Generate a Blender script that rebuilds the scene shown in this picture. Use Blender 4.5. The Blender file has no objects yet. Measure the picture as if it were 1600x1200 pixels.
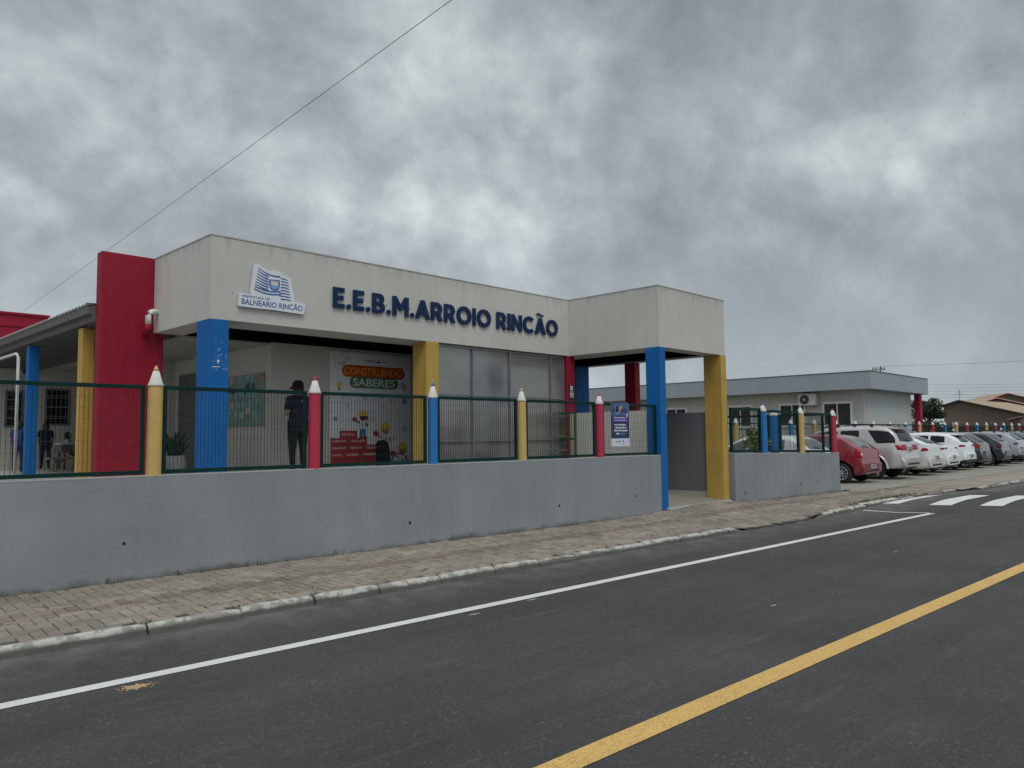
import bpy, bmesh, math, random
from mathutils import Vector, Matrix
from mathutils.bvhtree import BVHTree
random.seed(7)
C = bpy.context.scene.collection
SC = bpy.context.scene

# ---------------------------------------------------------------- camera
R_ = Vector((0.74062985, -0.67183353, -0.01035057))
U_ = Vector((-0.03825506, -0.05754204, 0.99760988))
F_ = Vector((0.67082336, 0.73846369, 0.06831839))
cam = bpy.data.cameras.new('camera'); camo = bpy.data.objects.new('camera', cam); C.objects.link(camo)
camo.matrix_world = Matrix(((R_.x, U_.x, -F_.x, 0), (R_.y, U_.y, -F_.y, 0), (R_.z, U_.z, -F_.z, 1.7), (0, 0, 0, 1)))
cam.sensor_width = 36; cam.lens = 1182 / 1600 * 36; cam.clip_end = 3000; cam.clip_start = .05
SC.camera = camo
SC.view_settings.view_transform = 'Standard'; SC.view_settings.look = 'None'
SC.view_settings.exposure = .2; SC.view_settings.gamma = 1
SC.render.resolution_x = 1024; SC.render.resolution_y = 768

# ---------------------------------------------------------------- world: overcast sky
W = bpy.data.worlds.new('World'); SC.world = W; W.use_nodes = True
nt = W.node_tree; nt.nodes.clear()
def N(tree, typ, **k):
    n = tree.nodes.new(typ)
    for a, b in k.items():
        if a.startswith('i_'): n.inputs[a[2:].replace('_', ' ')].default_value = b
        else: setattr(n, a, b)
    return n
def build_sky():
    L = nt.links.new
    def M(op, a, b=None, c=None):
        n = nt.nodes.new('ShaderNodeMath'); n.operation = op
        for i, v in enumerate((a, b, c)):
            if v is None: continue
            if isinstance(v, (int, float)): n.inputs[i].default_value = v
            else: L(v, n.inputs[i])
        return n.outputs[0]
    def ramp(src, stops, interp='EASE'):
        r = nt.nodes.new('ShaderNodeValToRGB'); r.color_ramp.interpolation = interp
        e = r.color_ramp.elements
        while len(e) < len(stops): e.new(.5)
        for el, (p, c) in zip(e, stops): el.position = p; el.color = (*c, 1)
        L(src, r.inputs[0]); return r.outputs[0]
    tc = nt.nodes.new('ShaderNodeTexCoord')
    sep = nt.nodes.new('ShaderNodeSeparateXYZ'); L(tc.outputs['Generated'], sep.inputs[0])
    z = M('MAXIMUM', sep.outputs[2], 0.0)
    zz = M('ADD', z, 0.9)
    cb = nt.nodes.new('ShaderNodeCombineXYZ')
    L(M('DIVIDE', sep.outputs[0], zz), cb.inputs[0]); L(M('DIVIDE', sep.outputs[1], zz), cb.inputs[1])
    # large warped masses and fine structure of the cloud deck
    def noise(vec, scale, detail, rough, dist, off):
        mp = nt.nodes.new('ShaderNodeMapping'); mp.inputs['Location'].default_value = off
        mp.inputs['Rotation'].default_value = (0, 0, .6); mp.inputs['Scale'].default_value = (1.0, 1.1, 1)
        L(vec, mp.inputs[0])
        n = nt.nodes.new('ShaderNodeTexNoise'); n.inputs['Scale'].default_value = scale
        n.inputs['Detail'].default_value = detail; n.inputs['Roughness'].default_value = rough
        n.inputs['Distortion'].default_value = dist; L(mp.outputs[0], n.inputs[0]); return n.outputs[0]
    big = noise(cb.outputs[0], 3.3, 3.0, .5, .2, (SKYX, SKYY, 0))
    mid = noise(cb.outputs[0], 9.5, 6.0, .58, .2, (1.3 + SKYX, 7.7, 2))
    fine = noise(cb.outputs[0], 26, 6.0, .62, .15, (9.1, 2.7 + SKYY, 5))
    v = M('ADD', M('MULTIPLY', big, .56), M('ADD', M('MULTIPLY', mid, .35), M('MULTIPLY', fine, .09)))
    col = ramp(v, [(.36, (.185, .206, .222)), (.45, (.247, .273, .292)), (.515, (.325, .357, .376)), (.575, (.43, .465, .485)), (.66, (.62, .655, .675))], 'LINEAR')
    hor = ramp(z, [(0.0, (1, 1, 1)), (.10, (.75, .75, .75)), (.30, (0, 0, 0))])
    mix = nt.nodes.new('ShaderNodeMix'); mix.data_type = 'RGBA'
    L(M('MULTIPLY', hor, .72), mix.inputs['Factor']); L(col, mix.inputs[6]); mix.inputs[7].default_value = (.365, .42, .45, 1)
    # the deck is brightest overhead and behind the camera, where the veiled sun stands
    zen = ramp(z, [(.50, (1, 1, 1)), (.95, (ZEN, ZEN, ZEN))])
    dt = nt.nodes.new('ShaderNodeVectorMath'); dt.operation = 'DOT_PRODUCT'
    L(tc.outputs['Generated'], dt.inputs[0]); dt.inputs[1].default_value = Vector((-.35, -.85, .3)).normalized()
    back = ramp(dt.outputs['Value'], [(0.0, (1, 1, 1)), (.9, (BACK, BACK, BACK))])
    m2 = nt.nodes.new('ShaderNodeMix'); m2.data_type = 'RGBA'; m2.blend_type = 'MULTIPLY'; m2.inputs['Factor'].default_value = 1
    L(mix.outputs[2], m2.inputs[6]); L(zen, m2.inputs[7])
    m3 = nt.nodes.new('ShaderNodeMix'); m3.data_type = 'RGBA'; m3.blend_type = 'MULTIPLY'; m3.inputs['Factor'].default_value = 1
    L(m2.outputs[2], m3.inputs[6]); L(back, m3.inputs[7])
    sky = nt.nodes.new('ShaderNodeTexSky'); sky.sky_type = 'NISHITA'; sky.sun_disc = False
    sky.sun_elevation = math.radians(52); sky.sun_rotation = math.radians(200); sky.dust_density = 2
    b1 = nt.nodes.new('ShaderNodeBackground'); L(sky.outputs[0], b1.inputs[0]); b1.inputs[1].default_value = .0035
    b2 = nt.nodes.new('ShaderNodeBackground'); L(m3.outputs[2], b2.inputs[0]); b2.inputs[1].default_value = 1.0
    ad = nt.nodes.new('ShaderNodeAddShader'); L(b1.outputs[0], ad.inputs[0]); L(b2.outputs[0], ad.inputs[1])
    o = nt.nodes.new('ShaderNodeOutputWorld'); L(ad.outputs[0], o.inputs[0])
SKYX, SKYY, ZEN, BACK = 0.7, 5.1, 2.2, 1.5
build_sky()
sl = bpy.data.lights.new('sun', 'SUN'); sl.energy = .9; sl.angle = math.radians(25); sl.color = (1, .97, .92)
so = bpy.data.objects.new('sun', sl); C.objects.link(so)
so.rotation_euler = Vector((.34, .62, -1.0)).to_track_quat('-Z', 'Y').to_euler()

# ---------------------------------------------------------------- materials
def mat(name, col, rough=.7, mottle=.08, mscale=1.2, streak=0.0, bump=.0, bscale=60, fine=0.0, fscale=90, metal=0.0, coat=0.0, spec=.5,
        stain=None, stain_amt=0.0, stain_scale=(2, 2, 2), stain_th=(.55, .7)):
    m = bpy.data.materials.new(name); m.use_nodes = True; t = m.node_tree; L = t.links.new
    p = t.nodes['Principled BSDF']; p.inputs['Roughness'].default_value = rough; p.inputs['Metallic'].default_value = metal
    p.inputs['Coat Weight'].default_value = coat; p.inputs['Coat Roughness'].default_value = .04
    p.inputs['Specular IOR Level'].default_value = spec
    tc = t.nodes.new('ShaderNodeTexCoord'); co = tc.outputs['Object']
    def nz(scale, detail=3, vec=None, sc=None, rough=.55):
        n = t.nodes.new('ShaderNodeTexNoise'); n.inputs['Scale'].default_value = scale; n.inputs['Detail'].default_value = detail
        n.inputs['Roughness'].default_value = rough
        if sc:
            mp = t.nodes.new('ShaderNodeMapping'); mp.inputs['Scale'].default_value = sc; L(co, mp.inputs[0]); L(mp.outputs[0], n.inputs[0])
        else: L(co, n.inputs[0])
        return n.outputs[0]
    cur = None
    def scale_by(cur, fac, amt):
        mr = t.nodes.new('ShaderNodeMapRange'); mr.inputs[1].default_value = .25; mr.inputs[2].default_value = .75
        mr.inputs[3].default_value = 1 - amt; mr.inputs[4].default_value = 1 + amt; L(fac, mr.inputs[0])
        v = t.nodes.new('ShaderNodeVectorMath'); v.operation = 'SCALE'
        if cur is None: v.inputs[0].default_value = col[:3]
        else: L(cur, v.inputs[0])
        L(mr.outputs[0], v.inputs['Scale']); return v.outputs[0]
    if mottle: cur = scale_by(cur, nz(mscale, 4), mottle)
    if streak: cur = scale_by(cur, nz(1, 5, sc=(5, 5, .5)), streak)
    if fine: cur = scale_by(cur, nz(fscale, 2), fine)
    if name in ('red_paint', 'blue_paint', 'yellow_paint', 'pencil_red', 'pencil_blue', 'pencil_yellow'): cur = scale_by(cur, nz(1, 6, sc=(14, 14, 1.6), rough=.7), .13)
    if name == 'grey_wall_paint': cur = scale_by(cur, nz(1, 3, sc=(.9, .9, 1.6), rough=.4), .07)
    if stain:
        s = nz(1, 5, sc=stain_scale, rough=.65)
        mr = t.nodes.new('ShaderNodeMapRange'); mr.inputs[1].default_value = stain_th[0]; mr.inputs[2].default_value = stain_th[1]
        mr.inputs[4].default_value = stain_amt; L(s, mr.inputs[0])
        mx = t.nodes.new('ShaderNodeMix'); mx.data_type = 'RGBA'; L(mr.outputs[0], mx.inputs['Factor'])
        if cur is None: mx.inputs[6].default_value = (*col[:3], 1)
        else: L(cur, mx.inputs[6])
        mx.inputs[7].default_value = (*stain, 1); cur = mx.outputs[2]
    if cur is None: p.inputs['Base Color'].default_value = (*col[:3], 1)
    else: L(cur, p.inputs['Base Color'])
    if bump:
        b = t.nodes.new('ShaderNodeBump'); b.inputs['Strength'].default_value = bump; b.inputs['Distance'].default_value = .01
        L(nz(bscale, 4), b.inputs['Height']); L(b.outputs[0], p.inputs['Normal'])
    return m

def parapet_mat():
    """painted render with dark mould creeping down from the top edge"""
    m = mat('parapet_render', (.505, .492, .453), .85, .08, .7, .035, .25, 40, .02)
    t = m.node_tree; L = t.links.new; p = t.nodes['Principled BSDF']
    src = p.inputs['Base Color'].links[0].from_socket
    tc = t.nodes.new('ShaderNodeTexCoord'); mp = t.nodes.new('ShaderNodeMapping'); mp.inputs['Scale'].default_value = (7, 7, .9)
    L(tc.outputs['Object'], mp.inputs[0]); n = t.nodes.new('ShaderNodeTexNoise'); n.inputs['Detail'].default_value = 6; n.inputs['Scale'].default_value = 1
    L(mp.outputs[0], n.inputs[0])
    sp = t.nodes.new('ShaderNodeSeparateXYZ'); L(tc.outputs['Object'], sp.inputs[0])
    r = t.nodes.new('ShaderNodeMapRange'); r.inputs[1].default_value = 4.30; r.inputs[2].default_value = 4.70; L(sp.outputs[2], r.inputs[0])
    a = t.nodes.new('ShaderNodeMath'); a.operation = 'MULTIPLY_ADD'; L(r.outputs[0], a.inputs[0]); a.inputs[1].default_value = .34; L(n.outputs[0], a.inputs[2])
    r2 = t.nodes.new('ShaderNodeMapRange'); r2.inputs[1].default_value = .74; r2.inputs[2].default_value = 1.05; r2.inputs[4].default_value = .30; L(a.outputs[0], r2.inputs[0])
    mx = t.nodes.new('ShaderNodeMix'); mx.data_type = 'RGBA'; L(r2.outputs[0], mx.inputs['Factor']); L(src, mx.inputs[6])
    mx.inputs[7].default_value = (.12, .12, .10, 1); L(mx.outputs[2], p.inputs['Base Color'])
    return m

def base_dirt(m, z0, z1, col, amt, th=.72):
    """splash dirt with a ragged upper edge along the foot of a wall"""
    t = m.node_tree; L = t.links.new; p = t.nodes['Principled BSDF']
    src = p.inputs['Base Color'].links[0].from_socket
    tc = t.nodes.new('ShaderNodeTexCoord'); n = t.nodes.new('ShaderNodeTexNoise'); n.inputs['Detail'].default_value = 7; n.inputs['Scale'].default_value = 2.2
    n.inputs['Roughness'].default_value = .7; L(tc.outputs['Object'], n.inputs[0])
    sp = t.nodes.new('ShaderNodeSeparateXYZ'); L(tc.outputs['Object'], sp.inputs[0])
    r = t.nodes.new('ShaderNodeMapRange'); r.inputs[1].default_value = z1; r.inputs[2].default_value = z0; L(sp.outputs[2], r.inputs[0])
    a = t.nodes.new('ShaderNodeMath'); a.operation = 'MULTIPLY_ADD'; L(r.outputs[0], a.inputs[0]); a.inputs[1].default_value = .5; L(n.outputs[0], a.inputs[2])
    r2 = t.nodes.new('ShaderNodeMapRange'); r2.inputs[1].default_value = th; r2.inputs[2].default_value = th + .22; r2.inputs[4].default_value = amt; L(a.outputs[0], r2.inputs[0])
    mx = t.nodes.new('ShaderNodeMix'); mx.data_type = 'RGBA'; L(r2.outputs[0], mx.inputs['Factor']); L(src, mx.inputs[6])
    mx.inputs[7].default_value = (*col, 1); L(mx.outputs[2], p.inputs['Base Color']); return m

def island_mat(name, c1, c2, rough=.9):
    m = bpy.data.materials.new(name); m.use_nodes = True; t = m.node_tree; L = t.links.new; p = t.nodes['Principled BSDF']
    p.inputs['Roughness'].default_value = rough
    g = t.nodes.new('ShaderNodeNewGeometry'); mx = t.nodes.new('ShaderNodeMix'); mx.data_type = 'RGBA'
    L(g.outputs['Random Per Island'], mx.inputs['Factor']); mx.inputs[6].default_value = (*c1, 1); mx.inputs[7].default_value = (*c2, 1)
    tc = t.nodes.new('ShaderNodeTexCoord'); cur = mx.outputs[2]
    for s, a, d in ((1.1, .22, 4), (40, .12, 3)):
        n = t.nodes.new('ShaderNodeTexNoise'); n.inputs['Scale'].default_value = s; n.inputs['Detail'].default_value = d; L(tc.outputs['Object'], n.inputs[0])
        r = t.nodes.new('ShaderNodeMapRange'); r.inputs[1].default_value = .3; r.inputs[2].default_value = .7; r.inputs[3].default_value = 1 - a; r.inputs[4].default_value = 1 + a
        L(n.outputs[0], r.inputs[0]); v = t.nodes.new('ShaderNodeVectorMath'); v.operation = 'SCALE'; L(cur, v.inputs[0]); L(r.outputs[0], v.inputs['Scale']); cur = v.outputs[0]
    L(cur, p.inputs['Base Color'])
    b = t.nodes.new('ShaderNodeBump'); b.inputs['Strength'].default_value = .4; b.inputs['Distance'].default_value = .004; L(n.outputs[0], b.inputs['Height']); L(b.outputs[0], p.inputs['Normal'])
    return m

def asphalt_mat():
    m = bpy.data.materials.new('asphalt'); m.use_nodes = True; t = m.node_tree; L = t.links.new; p = t.nodes['Principled BSDF']
    tc = t.nodes.new('ShaderNodeTexCoord'); co = tc.outputs['Object']
    def nz(s, d, sc=None, r=.6):
        n = t.nodes.new('ShaderNodeTexNoise'); n.inputs['Scale'].default_value = s; n.inputs['Detail'].default_value = d; n.inputs['Roughness'].default_value = r
        if sc:
            mp = t.nodes.new('ShaderNodeMapping'); mp.inputs['Scale'].default_value = sc; L(co, mp.inputs[0]); L(mp.outputs[0], n.inputs[0])
        else: L(co, n.inputs[0])
        return n.outputs[0]
    def rng(v, a, b, c, d):
        r = t.nodes.new('ShaderNodeMapRange'); L(v, r.inputs[0])
        for i, x in enumerate((a, b, c, d)): r.inputs[i + 1].default_value = x
        return r.outputs[0]
    def mul(a, b):
        n = t.nodes.new('ShaderNodeMath'); n.operation = 'MULTIPLY'; L(a, n.inputs[0])
        if isinstance(b, float): n.inputs[1].default_value = b
        else: L(b, n.inputs[1])
        return n.outputs[0]
    vor = t.nodes.new('ShaderNodeTexVoronoi'); vor.inputs['Scale'].default_value = 75; L(co, vor.inputs[0])
    sepc = t.nodes.new('ShaderNodeSeparateXYZ'); L(vor.outputs['Color'], sepc.inputs[0])
    agg = rng(sepc.outputs[0], 0, 1, .80, 1.22)
    patch = rng(nz(.45, 6, r=.65), .3, .7, .80, 1.20)
    lanes = rng(nz(1, 4, (.12, 1.6, 1)), .35, .65, .90, 1.12)
    f = mul(mul(agg, patch), lanes)
    v = t.nodes.new('ShaderNodeVectorMath'); v.operation = 'SCALE'; v.inputs[0].default_value = (.0515, .0500, .0488); L(f, v.inputs['Scale'])
    # pale worn aggregate specks, thin tyre-dust streaks, dust along the kerb
    spk = rng(sepc.outputs[1], .93, .955, 0, 1)
    spk = mul(spk, rng(nz(2.5, 3), .42, .62, .02, .28))
    mx = t.nodes.new('ShaderNodeMix'); mx.data_type = 'RGBA'; L(spk, mx.inputs['Factor']); L(v.outputs[0], mx.inputs[6]); mx.inputs[7].default_value = (.24, .235, .225, 1)
    st = mul(rng(nz(1, 6, (.5, 6, 1), .72), .57, .72, 0, 1), .34)
    mx2 = t.nodes.new('ShaderNodeMix'); mx2.data_type = 'RGBA'; L(st, mx2.inputs['Factor']); L(mx.outputs[2], mx2.inputs[6]); mx2.inputs[7].default_value = (.155, .15, .14, 1)
    sp = t.nodes.new('ShaderNodeSeparateXYZ'); L(co, sp.inputs[0])
    kd = mul(rng(sp.outputs[1], 6.3, 6.9, 0, 1), rng(nz(3, 5), .38, .62, .15, .75))
    mx3 = t.nodes.new('ShaderNodeMix'); mx3.data_type = 'RGBA'; L(kd, mx3.inputs['Factor']); L(mx2.outputs[2], mx3.inputs[6]); mx3.inputs[7].default_value = (.15, .145, .13, 1)
    L(mx3.outputs[2], p.inputs['Base Color']); p.inputs['Roughness'].default_value = .82; p.inputs['Specular IOR Level'].default_value = .35
    b = t.nodes.new('ShaderNodeBump'); b.inputs['Strength'].default_value = .6; b.inputs['Distance'].default_value = .006; L(vor.outputs['Distance'], b.inputs['Height']); L(b.outputs[0], p.inputs['Normal'])
    return m

def worn_paint(name, col, wear, spec_col=(.07, .07, .07), scale=38, th=.60):
    m = mat(name, col, .75, .07, 3, 0, .2, 80, .07, 60, stain=spec_col, stain_amt=wear, stain_scale=(scale, scale, scale), stain_th=(th, th + .06))
    return m

MT = dict(
    parapet=parapet_mat(),
    inner=mat('inner_wall_cream', (.54, .52, .47), .85, .05, .8, .03, .1, 40),
    soffit=mat('soffit_paint', (.38, .37, .34), .85, .08, 1.5),
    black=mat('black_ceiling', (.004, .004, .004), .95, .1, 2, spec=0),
    grey=base_dirt(mat('grey_wall_paint', (.232, .247, .268), .72, .09, .9, .06, .35, 14, .03, 50, stain=(.17, .18, .185), stain_amt=.35, stain_scale=(3, 3, 3), stain_th=(.60, .72)), .10, .27, (.075, .075, .055), .80),
    passage=mat('passage_grey', (.135, .142, .152), .75, .08, 1.0, .05, .2, 20),
    red=mat('red_paint', (.27, .009, .028), .6, .10, 1.2, .05, .1, 30, spec=.25),
    blue=mat('blue_paint', (.004, .115, .36), .6, .09, 1.5, .05, .1, 30, spec=.25, stain=(.02, .09, .25), stain_amt=.4, stain_scale=(6, 6, 2), stain_th=(.62, .7)),
    yellow=mat('yellow_paint', (.46, .295, .07), .65, .10, 2, .06, .1, 30, spec=.25, stain=(.35, .25, .1), stain_amt=.4, stain_scale=(6, 6, 2), stain_th=(.6, .7)),
    pred=mat('pencil_red', (.42, .022, .055), .6, .08, 5, .05, .15, 30), pblue=mat('pencil_blue', (.008, .15, .42), .6, .08, 5, .05, .15, 30),
    pyellow=mat('pencil_yellow', (.54, .36, .115), .55, .08, 5, .05, .15, 30, stain=(.45, .3, .12), stain_amt=.3, stain_scale=(9, 9, 2), stain_th=(.55, .7)),
    pwhite=mat('pencil_white', (.60, .59, .54), .65, .08, 8, .07, .1, 30, stain=(.30, .28, .22), stain_amt=.6, stain_scale=(14, 14, 6), stain_th=(.56, .68)),
    green=mat('fence_green', (.002, .026, .022), .5, .15, 4, 0, .05, 30, spec=.15), wire=mat('fence_wire', (.012, .026, .023), .5, .1, 4, spec=.2),
    wire_glint=mat('fence_wire_glint', (.06, .075, .07), .5, .1, 4, spec=.3),  # paler wire copy for the horizontals, their glint put into the colour
    asphalt=asphalt_mat(), white_line=worn_paint('road_white', (.62, .62, .60), .35), yellow_line=worn_paint('road_yellow', (.64, .40, .12), .85, (.26, .17, .07), 95, .53),
    kerbtop=base_dirt(worn_paint('kerb_whitewash', (.44, .43, .39), .75, (.19, .18, .155), 7, .49), .075, .134, (.085, .08, .066), .92, .62),
    paver=island_mat('paver_beige', (.215, .182, .142), (.285, .246, .195)), paverred=island_mat('paver_brownish', (.165, .13, .112), (.21, .17, .145)),
    joint=mat('joint_sand', (.055, .052, .04), .95, .2, 3, 0, .3, 60), lot=mat('lot_concrete_paving', (.25, .235, .20), .9, .14, .5, 0, .3, 30, .12, 25, stain=(.15, .14, .12), stain_amt=.5, stain_scale=(.8, 2, 1), stain_th=(.5, .65)),
    ground=mat('open_ground', (.13, .125, .08), .95, .25, .4, 0, .3, 10, .2, 8), terrace=mat('terrace_floor', (.36, .35, .33), .7, .1, 1),
    gutter=mat('gutter_dark_grey', (.10, .10, .10), .5, .1, 2), zinc=mat('zinc_roof', (.36, .37, .37), .45, .12, 1, metal=.3),
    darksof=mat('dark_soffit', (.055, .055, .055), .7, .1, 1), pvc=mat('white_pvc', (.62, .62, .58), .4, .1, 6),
    alu=mat('aluminium', (.24, .25, .26), .4, .06, 4, metal=.5), glass=mat('dark_glass', (.012, .014, .016), .06, 0, spec=.8),
    navy=mat('navy_letter', (.005, .024, .078), .6, .12, 1.5, spec=.2), board=mat('sign_white', (.66, .68, .72), .4, .03, 3), logo=mat('logo_blue', (.03, .10, .30), .4, .03, 3),
    logol=mat('logo_light_blue', (.16, .36, .58), .4, .03, 3), logob=mat('logo_beige', (.5, .46, .42), .4, .1, 30),
    poster=mat('poster_white', (.80, .81, .84), .6, .04, 2), pposred=mat('poster_red', (.42, .03, .045), .6, .05, 5), ppred=mat('poster_orange_red', (.50, .06, .02), .6, .03, 5),
    ppgreen=mat('poster_green', (.04, .22, .07), .6, .03, 5), pporange=mat('poster_orange', (.75, .30, .04), .6, .03, 5), ppyellow=mat('poster_yellow', (.80, .56, .05), .6, .03, 5),
    ppbrown=mat('poster_brown', (.10, .03, .025), .6, .03, 5), ppskin=mat('poster_tan', (.55, .30, .16), .6, .03, 5), ppblue=mat('poster_blue', (.05, .16, .45), .6, .03, 5),
    pplight=mat('poster_splash_blue', (.16, .36, .68), .6, .03, 5), ppblack=mat('poster_black', (.012, .014, .014), .6, .03, 5), ppwhite=mat('poster_bright', (.72, .73, .74), .6, .02, 5),
    ppgrey=mat('poster_pencil_grey', (.30, .31, .38), .6, .03, 5), ppcrate=mat('poster_brick_line', (.26, .012, .02), .6, .03, 5),
    bnavy=mat('banner_navy', (.012, .03, .085), .4, .15, 5), bphoto=mat('banner_photo', (.05, .12, .26), .4, .5, 9), bpurple=mat('banner_purple', (.13, .06, .36), .4, .05, 5), bgrey=mat('banner_pale', (.55, .60, .70), .4, .03, 5),
    rubber=mat('tyre_rubber', (.018, .018, .018), .85, .15, 20), rim=mat('alloy_rim', (.46, .47, .49), .35, .05, 10, metal=.3), under=mat('car_underside', (.008, .008, .008), .9, .1, 5),
    lamp=mat('tail_lamp_red', (.30, .002, .008), .35, .35, 14, spec=.3), lampd=mat('tail_lamp_dark_red', (.07, .002, .007), .25, .25, 18, spec=.4), lampw=mat('lamp_clear', (.75, .74, .72), .12, .05, 30, coat=1),
    plate=mat('plate_grey', (.48, .49, .50), .4, .1, 40), plateb=mat('plate_band', (.02, .05, .2), .4, 0), trim=mat('black_trim', (.016, .016, .017), .55, .1, 10), chrome=mat('chrome_trim', (.7, .7, .7), .12, 0, metal=1),
    cglass=mat('car_glass', (.008, .010, .012), .06, 0, spec=.45), cglass_sheen=mat('car_glass_sky_sheen', (.13, .15, .155), .08, .25, 3, spec=.8),  # the paler glass has the sky's reflection put into its base colour
    bark=mat('bark', (.10, .075, .055), .9, .2, 6, .2, .5, 20), skin=mat('skin', (.36, .20, .14), .6, .05, 10), skind=mat('skin_dark', (.30, .16, .11), .6, .05, 10),
    cloth=mat('black_cloth', (.004, .0045, .006), .95, .15, 8, 0, .2, 60), clothn=mat('navy_cloth', (.008, .010, .028), .95, .15, 8, 0, .2, 60), clothb=mat('blue_cloth', (.012, .035, .16), .9, .15, 8), clothw=mat('pale_cloth', (.40, .42, .48), .9, .1, 8),
    hair=mat('dark_hair', (.012, .009, .007), .7, .2, 20), wood=mat('bench_wood', (.20, .17, .11), .7, .2, 3, 0, .2, 20), table=mat('table_brown', (.12, .075, .07), .6, .1, 3),
    pot=mat('pot_grey', (.33, .34, .33), .7, .08, 4), fascia=mat('fascia_grey', (.30, .325, .36), .6, .05, .4, .03, .05, 20), cream=mat('cream_wall', (.47, .46, .42), .8, .05, .5, .03), creaml=mat('cream_wall_light', (.44, .465, .455), .8, .05, .5, .03),
    frame=mat('window_frame_white', (.68, .68, .66), .5, .05, 4), tile=mat('roof_tile', (.36, .27, .175), .8, .15, 2, .1, .3, 8), brown=mat('brown_brick', (.17, .125, .105), .9, .15, 3, 0, .3, 10), brownd=mat('house_grey_brown', (.14, .115, .10), .9, .12, 1),
    bargered=mat('barge_red', (.5, .22, .2), .6, .1, 2), dark=mat('dark_void', (.01, .01, .011), .9, 0), sand=mat('spilled_sand', (.42, .30, .17), .95, .2, 20, 0, .4, 60),
    sandp=mat('pale_dust', (.33, .29, .22), .95, .2, 20, 0, .4, 60), hole=mat('drain_hole_black', (.006, .006, .006), .9, 0), greyboard=mat('board_green_grey', (.20, .29, .27), .7, .25, 5), cyan=mat('board_cyan', (.20, .42, .46), .7, .15, 8), peach=mat('board_peach', (.40, .22, .13), .7, .15, 8),
    cardgreen=mat('board_leaf_green', (.02, .10, .07), .7, .15, 8), door=mat('door_grey', (.12, .115, .11), .5, .08, 2), gate=mat('gate_green', (.03, .10, .035), .5, .1, 5), acw=mat('ac_white', (.55, .56, .54), .5, .05, 4),
    concrete=mat('pole_concrete', (.2, .2, .19), .9, .1, 3), cable=mat('cable_black', (.02, .02, .02), .6, 0), insul=mat('pipe_white', (.6, .6, .58), .5, .05, 5),
)
def leaf_mat(name, c1, c2):
    m = island_mat(name, c1, c2, .6); return m
MT['leaf'] = leaf_mat('tree_leaves', (.018, .032, .014), (.055, .085, .030)); MT['leafy'] = leaf_mat('shrub_leaves', (.05, .075, .02), (.16, .20, .06))
MT['leafp'] = leaf_mat('pot_plant_leaves', (.012, .035, .022), (.03, .075, .045)); MT['weed'] = leaf_mat('weed_blades', (.05, .06, .02), (.15, .15, .06))
def poly_glass():
    """milky multiwall sheet: light and dark reflections put into the colour, and an uneven gloss"""
    m = mat('milky_sheet', (.15, .155, .155), .16, .15, .6, 0, 0)
    t = m.node_tree; p = t.nodes['Principled BSDF']; L = t.links.new
    tc = t.nodes.new('ShaderNodeTexCoord'); mp = t.nodes.new('ShaderNodeMapping'); mp.inputs['Scale'].default_value = (.5, 1, 1.1); L(tc.outputs['Object'], mp.inputs[0])
    n = t.nodes.new('ShaderNodeTexNoise'); n.inputs['Scale'].default_value = 1.1; n.inputs['Detail'].default_value = 1.5; L(mp.outputs[0], n.inputs[0])
    r = t.nodes.new('ShaderNodeMapRange'); r.inputs[1].default_value = .35; r.inputs[2].default_value = .65; r.inputs[3].default_value = .05; r.inputs[4].default_value = .32; L(n.outputs[0], r.inputs[0]); L(r.outputs[0], p.inputs['Roughness'])
    b = t.nodes.new('ShaderNodeBump'); b.inputs['Strength'].default_value = .35; b.inputs['Distance'].default_value = .05; L(n.outputs[0], b.inputs['Height']); L(b.outputs[0], p.inputs['Normal'])
    mx = t.nodes.new('ShaderNodeMix'); mx.data_type = 'RGBA'; L(r.outputs[0], mx.inputs['Factor']); mx.inputs[6].default_value = (.075, .078, .078, 1); mx.inputs[7].default_value = (.50, .485, .45, 1); L(mx.outputs[2], p.inputs['Base Color'])  # bright and dark reflections mixed into the base colour
    p.inputs['Specular IOR Level'].default_value = 1.0; p.inputs['Coat Weight'].default_value = .7; p.inputs['Coat Roughness'].default_value = .10; p.inputs['Coat IOR'].default_value = 1.7
    return m
MT['milky'] = poly_glass(); MT['curtained'] = mat('window_pane_dark', (.035, .038, .04), .5, .5, 2.5, spec=.25); MT['hedge'] = mat('garden_wall_dark', (.022, .026, .022), .9, .4, .8)

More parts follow.
